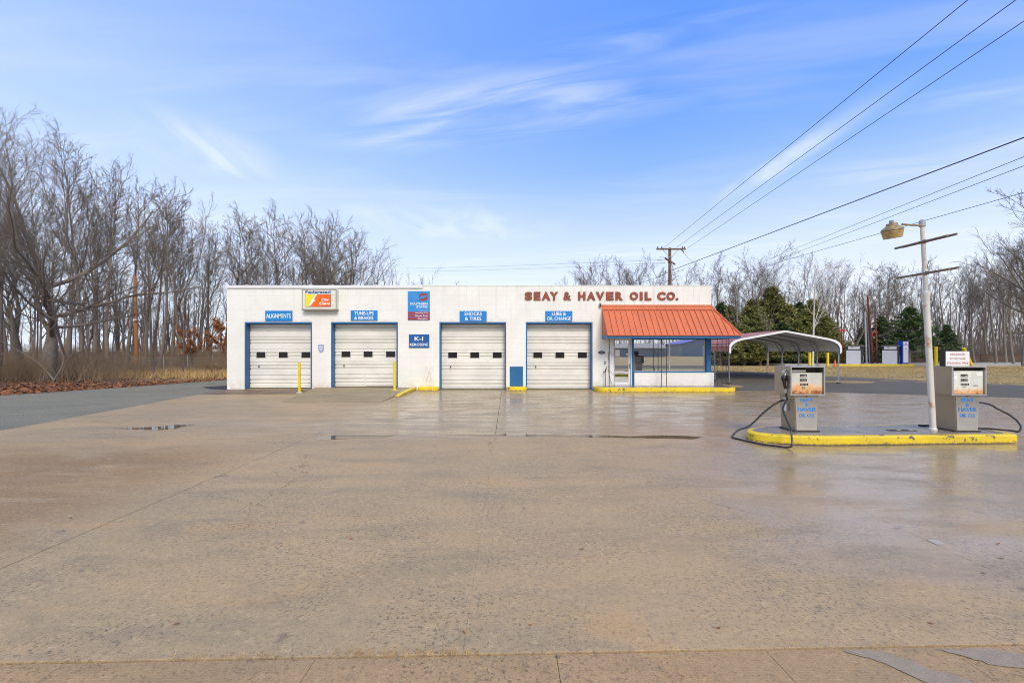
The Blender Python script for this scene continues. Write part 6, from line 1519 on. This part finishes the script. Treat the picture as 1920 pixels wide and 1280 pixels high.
# weeds and crumbs in the front joint, grit and leaves on the lot
def joint_strip(pa, pb, n, sp, seed):
    g = np.random.default_rng(seed); u = g.random(n); c = (np.sin(u * 31 + seed) + np.sin(u * 77) > -.3); x = pa[0] + (pb[0] - pa[0]) * u; y = pa[1] + (pb[1] - pa[1]) * u + g.normal(0, sp, n)
    return np.stack([x, y, np.full(n, .0)], 1)[c]
blades('joint_weeds', np.concatenate([joint_strip((-1.85, 2.50), (-1.25, 2.51), 240, .012, 1), joint_strip((-1.0, 2.54), (-.18, 2.54), 900, .016, 2), joint_strip((1.5, 2.59), (2.2, 2.61), 90, .010, 3)]), .006, .022, .0016, 'straw', 12, 'dry weeds growing in the front joint of the lot', 1.3)
gl_ = np.random.default_rng(5)
n = 26; yy = 2.6 + gl_.random(n) ** 1.5 * 13; xx_ = gl_.uniform(-1.0, 1.05, n) * yy; scatter('fallen_leaves', np.stack([xx_, yy, np.full(n, .006)], 1), .018, 'deadleaf', 9, 'few small dead leaves scattered on the lot', .12)
n = 2600; yy = 1.9 + gl_.random(n) ** 1.6 * 9; xx_ = gl_.uniform(-1.1, 1.1, n) * yy
mb_ = np.stack([xx_, yy, np.full(n, .001)], 1); s = gl_.uniform(.0012, .0035, n)[:, None, None]
oc = np.array([[1, 0, 0], [0, 1, 0], [-1, 0, 0], [0, -1, 0], [0, 0, .8]]); V = (mb_[:, None] + oc[None] * s).reshape(-1, 3); ff = np.array([[0, 1, 4], [1, 2, 4], [2, 3, 4], [3, 0, 4]])
struct(link('grit', np_mesh('grit', V, (np.arange(n)[:, None, None] * 5 + ff[None]).reshape(-1, 3), 'joint')), 'loose grit on the concrete', 'stuff')
for k, (px, py, a, lb) in enumerate(((331, 1170, .4, 'small curled rust brown leaf lying alone at the lower left of the lot'), (1871, 1020, .2, 'tan leaf on the wet concrete at the right edge'), (1877, 1047, -.3, 'dark curled leaf just below the tan one'), (1844, 1075, -.3, 'dark twig like leaf lowest at the right edge'), (1091, 1030, -.2, 'dark flat leaf in the middle right of the lot'))):
    x, y = gp_(px, py); s = .021 * (y / 3) ** .5
    mb = MB(); mb.poly([(-s, 0, 0), (-s * .3, s * .38, .006), (s * .5, s * .3, .004), (s, 0, .010), (s * .5, -s * .32, .004), (-s * .3, -s * .38, .005), (0, 0, .0)], [(6, 1, 0), (6, 2, 1), (6, 3, 2), (6, 4, 3), (6, 5, 4), (6, 0, 5)])
    o = mb.build('dead_leaf', 'deadleaf' if k in (0, 1) else 'bar', loc=(x, y, .004)); o.rotation_euler = (0, 0, a); tag(o, lb, 'leaf')
m_ = MB().box(-.045, .045, -.05, .05, 0, .0025).build('square_mark', 'paleconc', loc=(*gp_(1756, 1016), .001)); tag(m_, 'small square pale brown scrap on the wet concrete', 'scrap')

# ------------------------------------------------------------------ across the road, seen only in the office panes and as surroundings
struct(MB().box(-200, 200, -14, -5.5, -.06, -.02).build('road', 'asphalt'), 'asphalt road passing in front of the lot')
t = thing('grey_shed', 'grey metal shed with a blue roof reflected in the office window', 'building', (65, -120, -.05))
MB().poly([(-9, -8, 0), (9, -8, 0), (9, 8, 0), (-9, 8, 0), (-9, -8, 4.2), (9, -8, 4.2), (9, 8, 4.2), (-9, 8, 4.2), (0, 8, 6.4), (0, -8, 6.4)], [(0, 1, 5, 4), (1, 2, 6, 5), (2, 3, 7, 6), (3, 0, 4, 7), (7, 6, 8), (4, 5, 9)]).build('wall', 'galvpole', t)
MB().poly([(-9.5, -8.5, 4.1), (-9.5, 8.5, 4.1), (0, 8.5, 6.45), (0, -8.5, 6.45), (9.5, 8.5, 4.1), (9.5, -8.5, 4.1)], [(0, 1, 2, 3), (3, 2, 4, 5)]).build('roof', 'kiosk', t)
MB().box(-2, 4.5, 8.0, 8.06, 0, 3.4).build('door', 'pumpwhite', t)
t = thing('brown_shed', 'low tan building with dark roof reflected in the office window', 'building', (37, -100, -.05))
MB().box(-8, 8, -5, 5, 0, 2.6).build('wall', 'soffit', t); MB().poly([(-8.5, -5.5, 2.6), (-8.5, 5.5, 2.6), (-8.5, 0, 4), (8.5, -5.5, 2.6), (8.5, 5.5, 2.6), (8.5, 0, 4)], [(0, 3, 5, 2), (1, 2, 5, 4), (0, 2, 1), (3, 4, 5)]).build('roof', 'rooftar', t)
far_woods('road_woods', -30, 120, -190, -140, 260, 8, 15, 14, 'woods across the road behind the viewer')
brush('road_brush', area(-30, 120, -138, -130), 3000, 1.5, 6, .03, 28, 'brush at the foot of the woods across the road', 'farbark')
for k in range(22):
    x = -60 + k * 9 + random.uniform(-3, 3)
    place_tree('bare_tree', forest[k % 7], x, -150 + random.uniform(-8, 8), random.uniform(.9, 1.3), k, 'bare tree across the road behind the viewer, {} counted from the west'.format('%d%s' % (k + 1, 'th')), 'bare trees across the road', z=-.1)
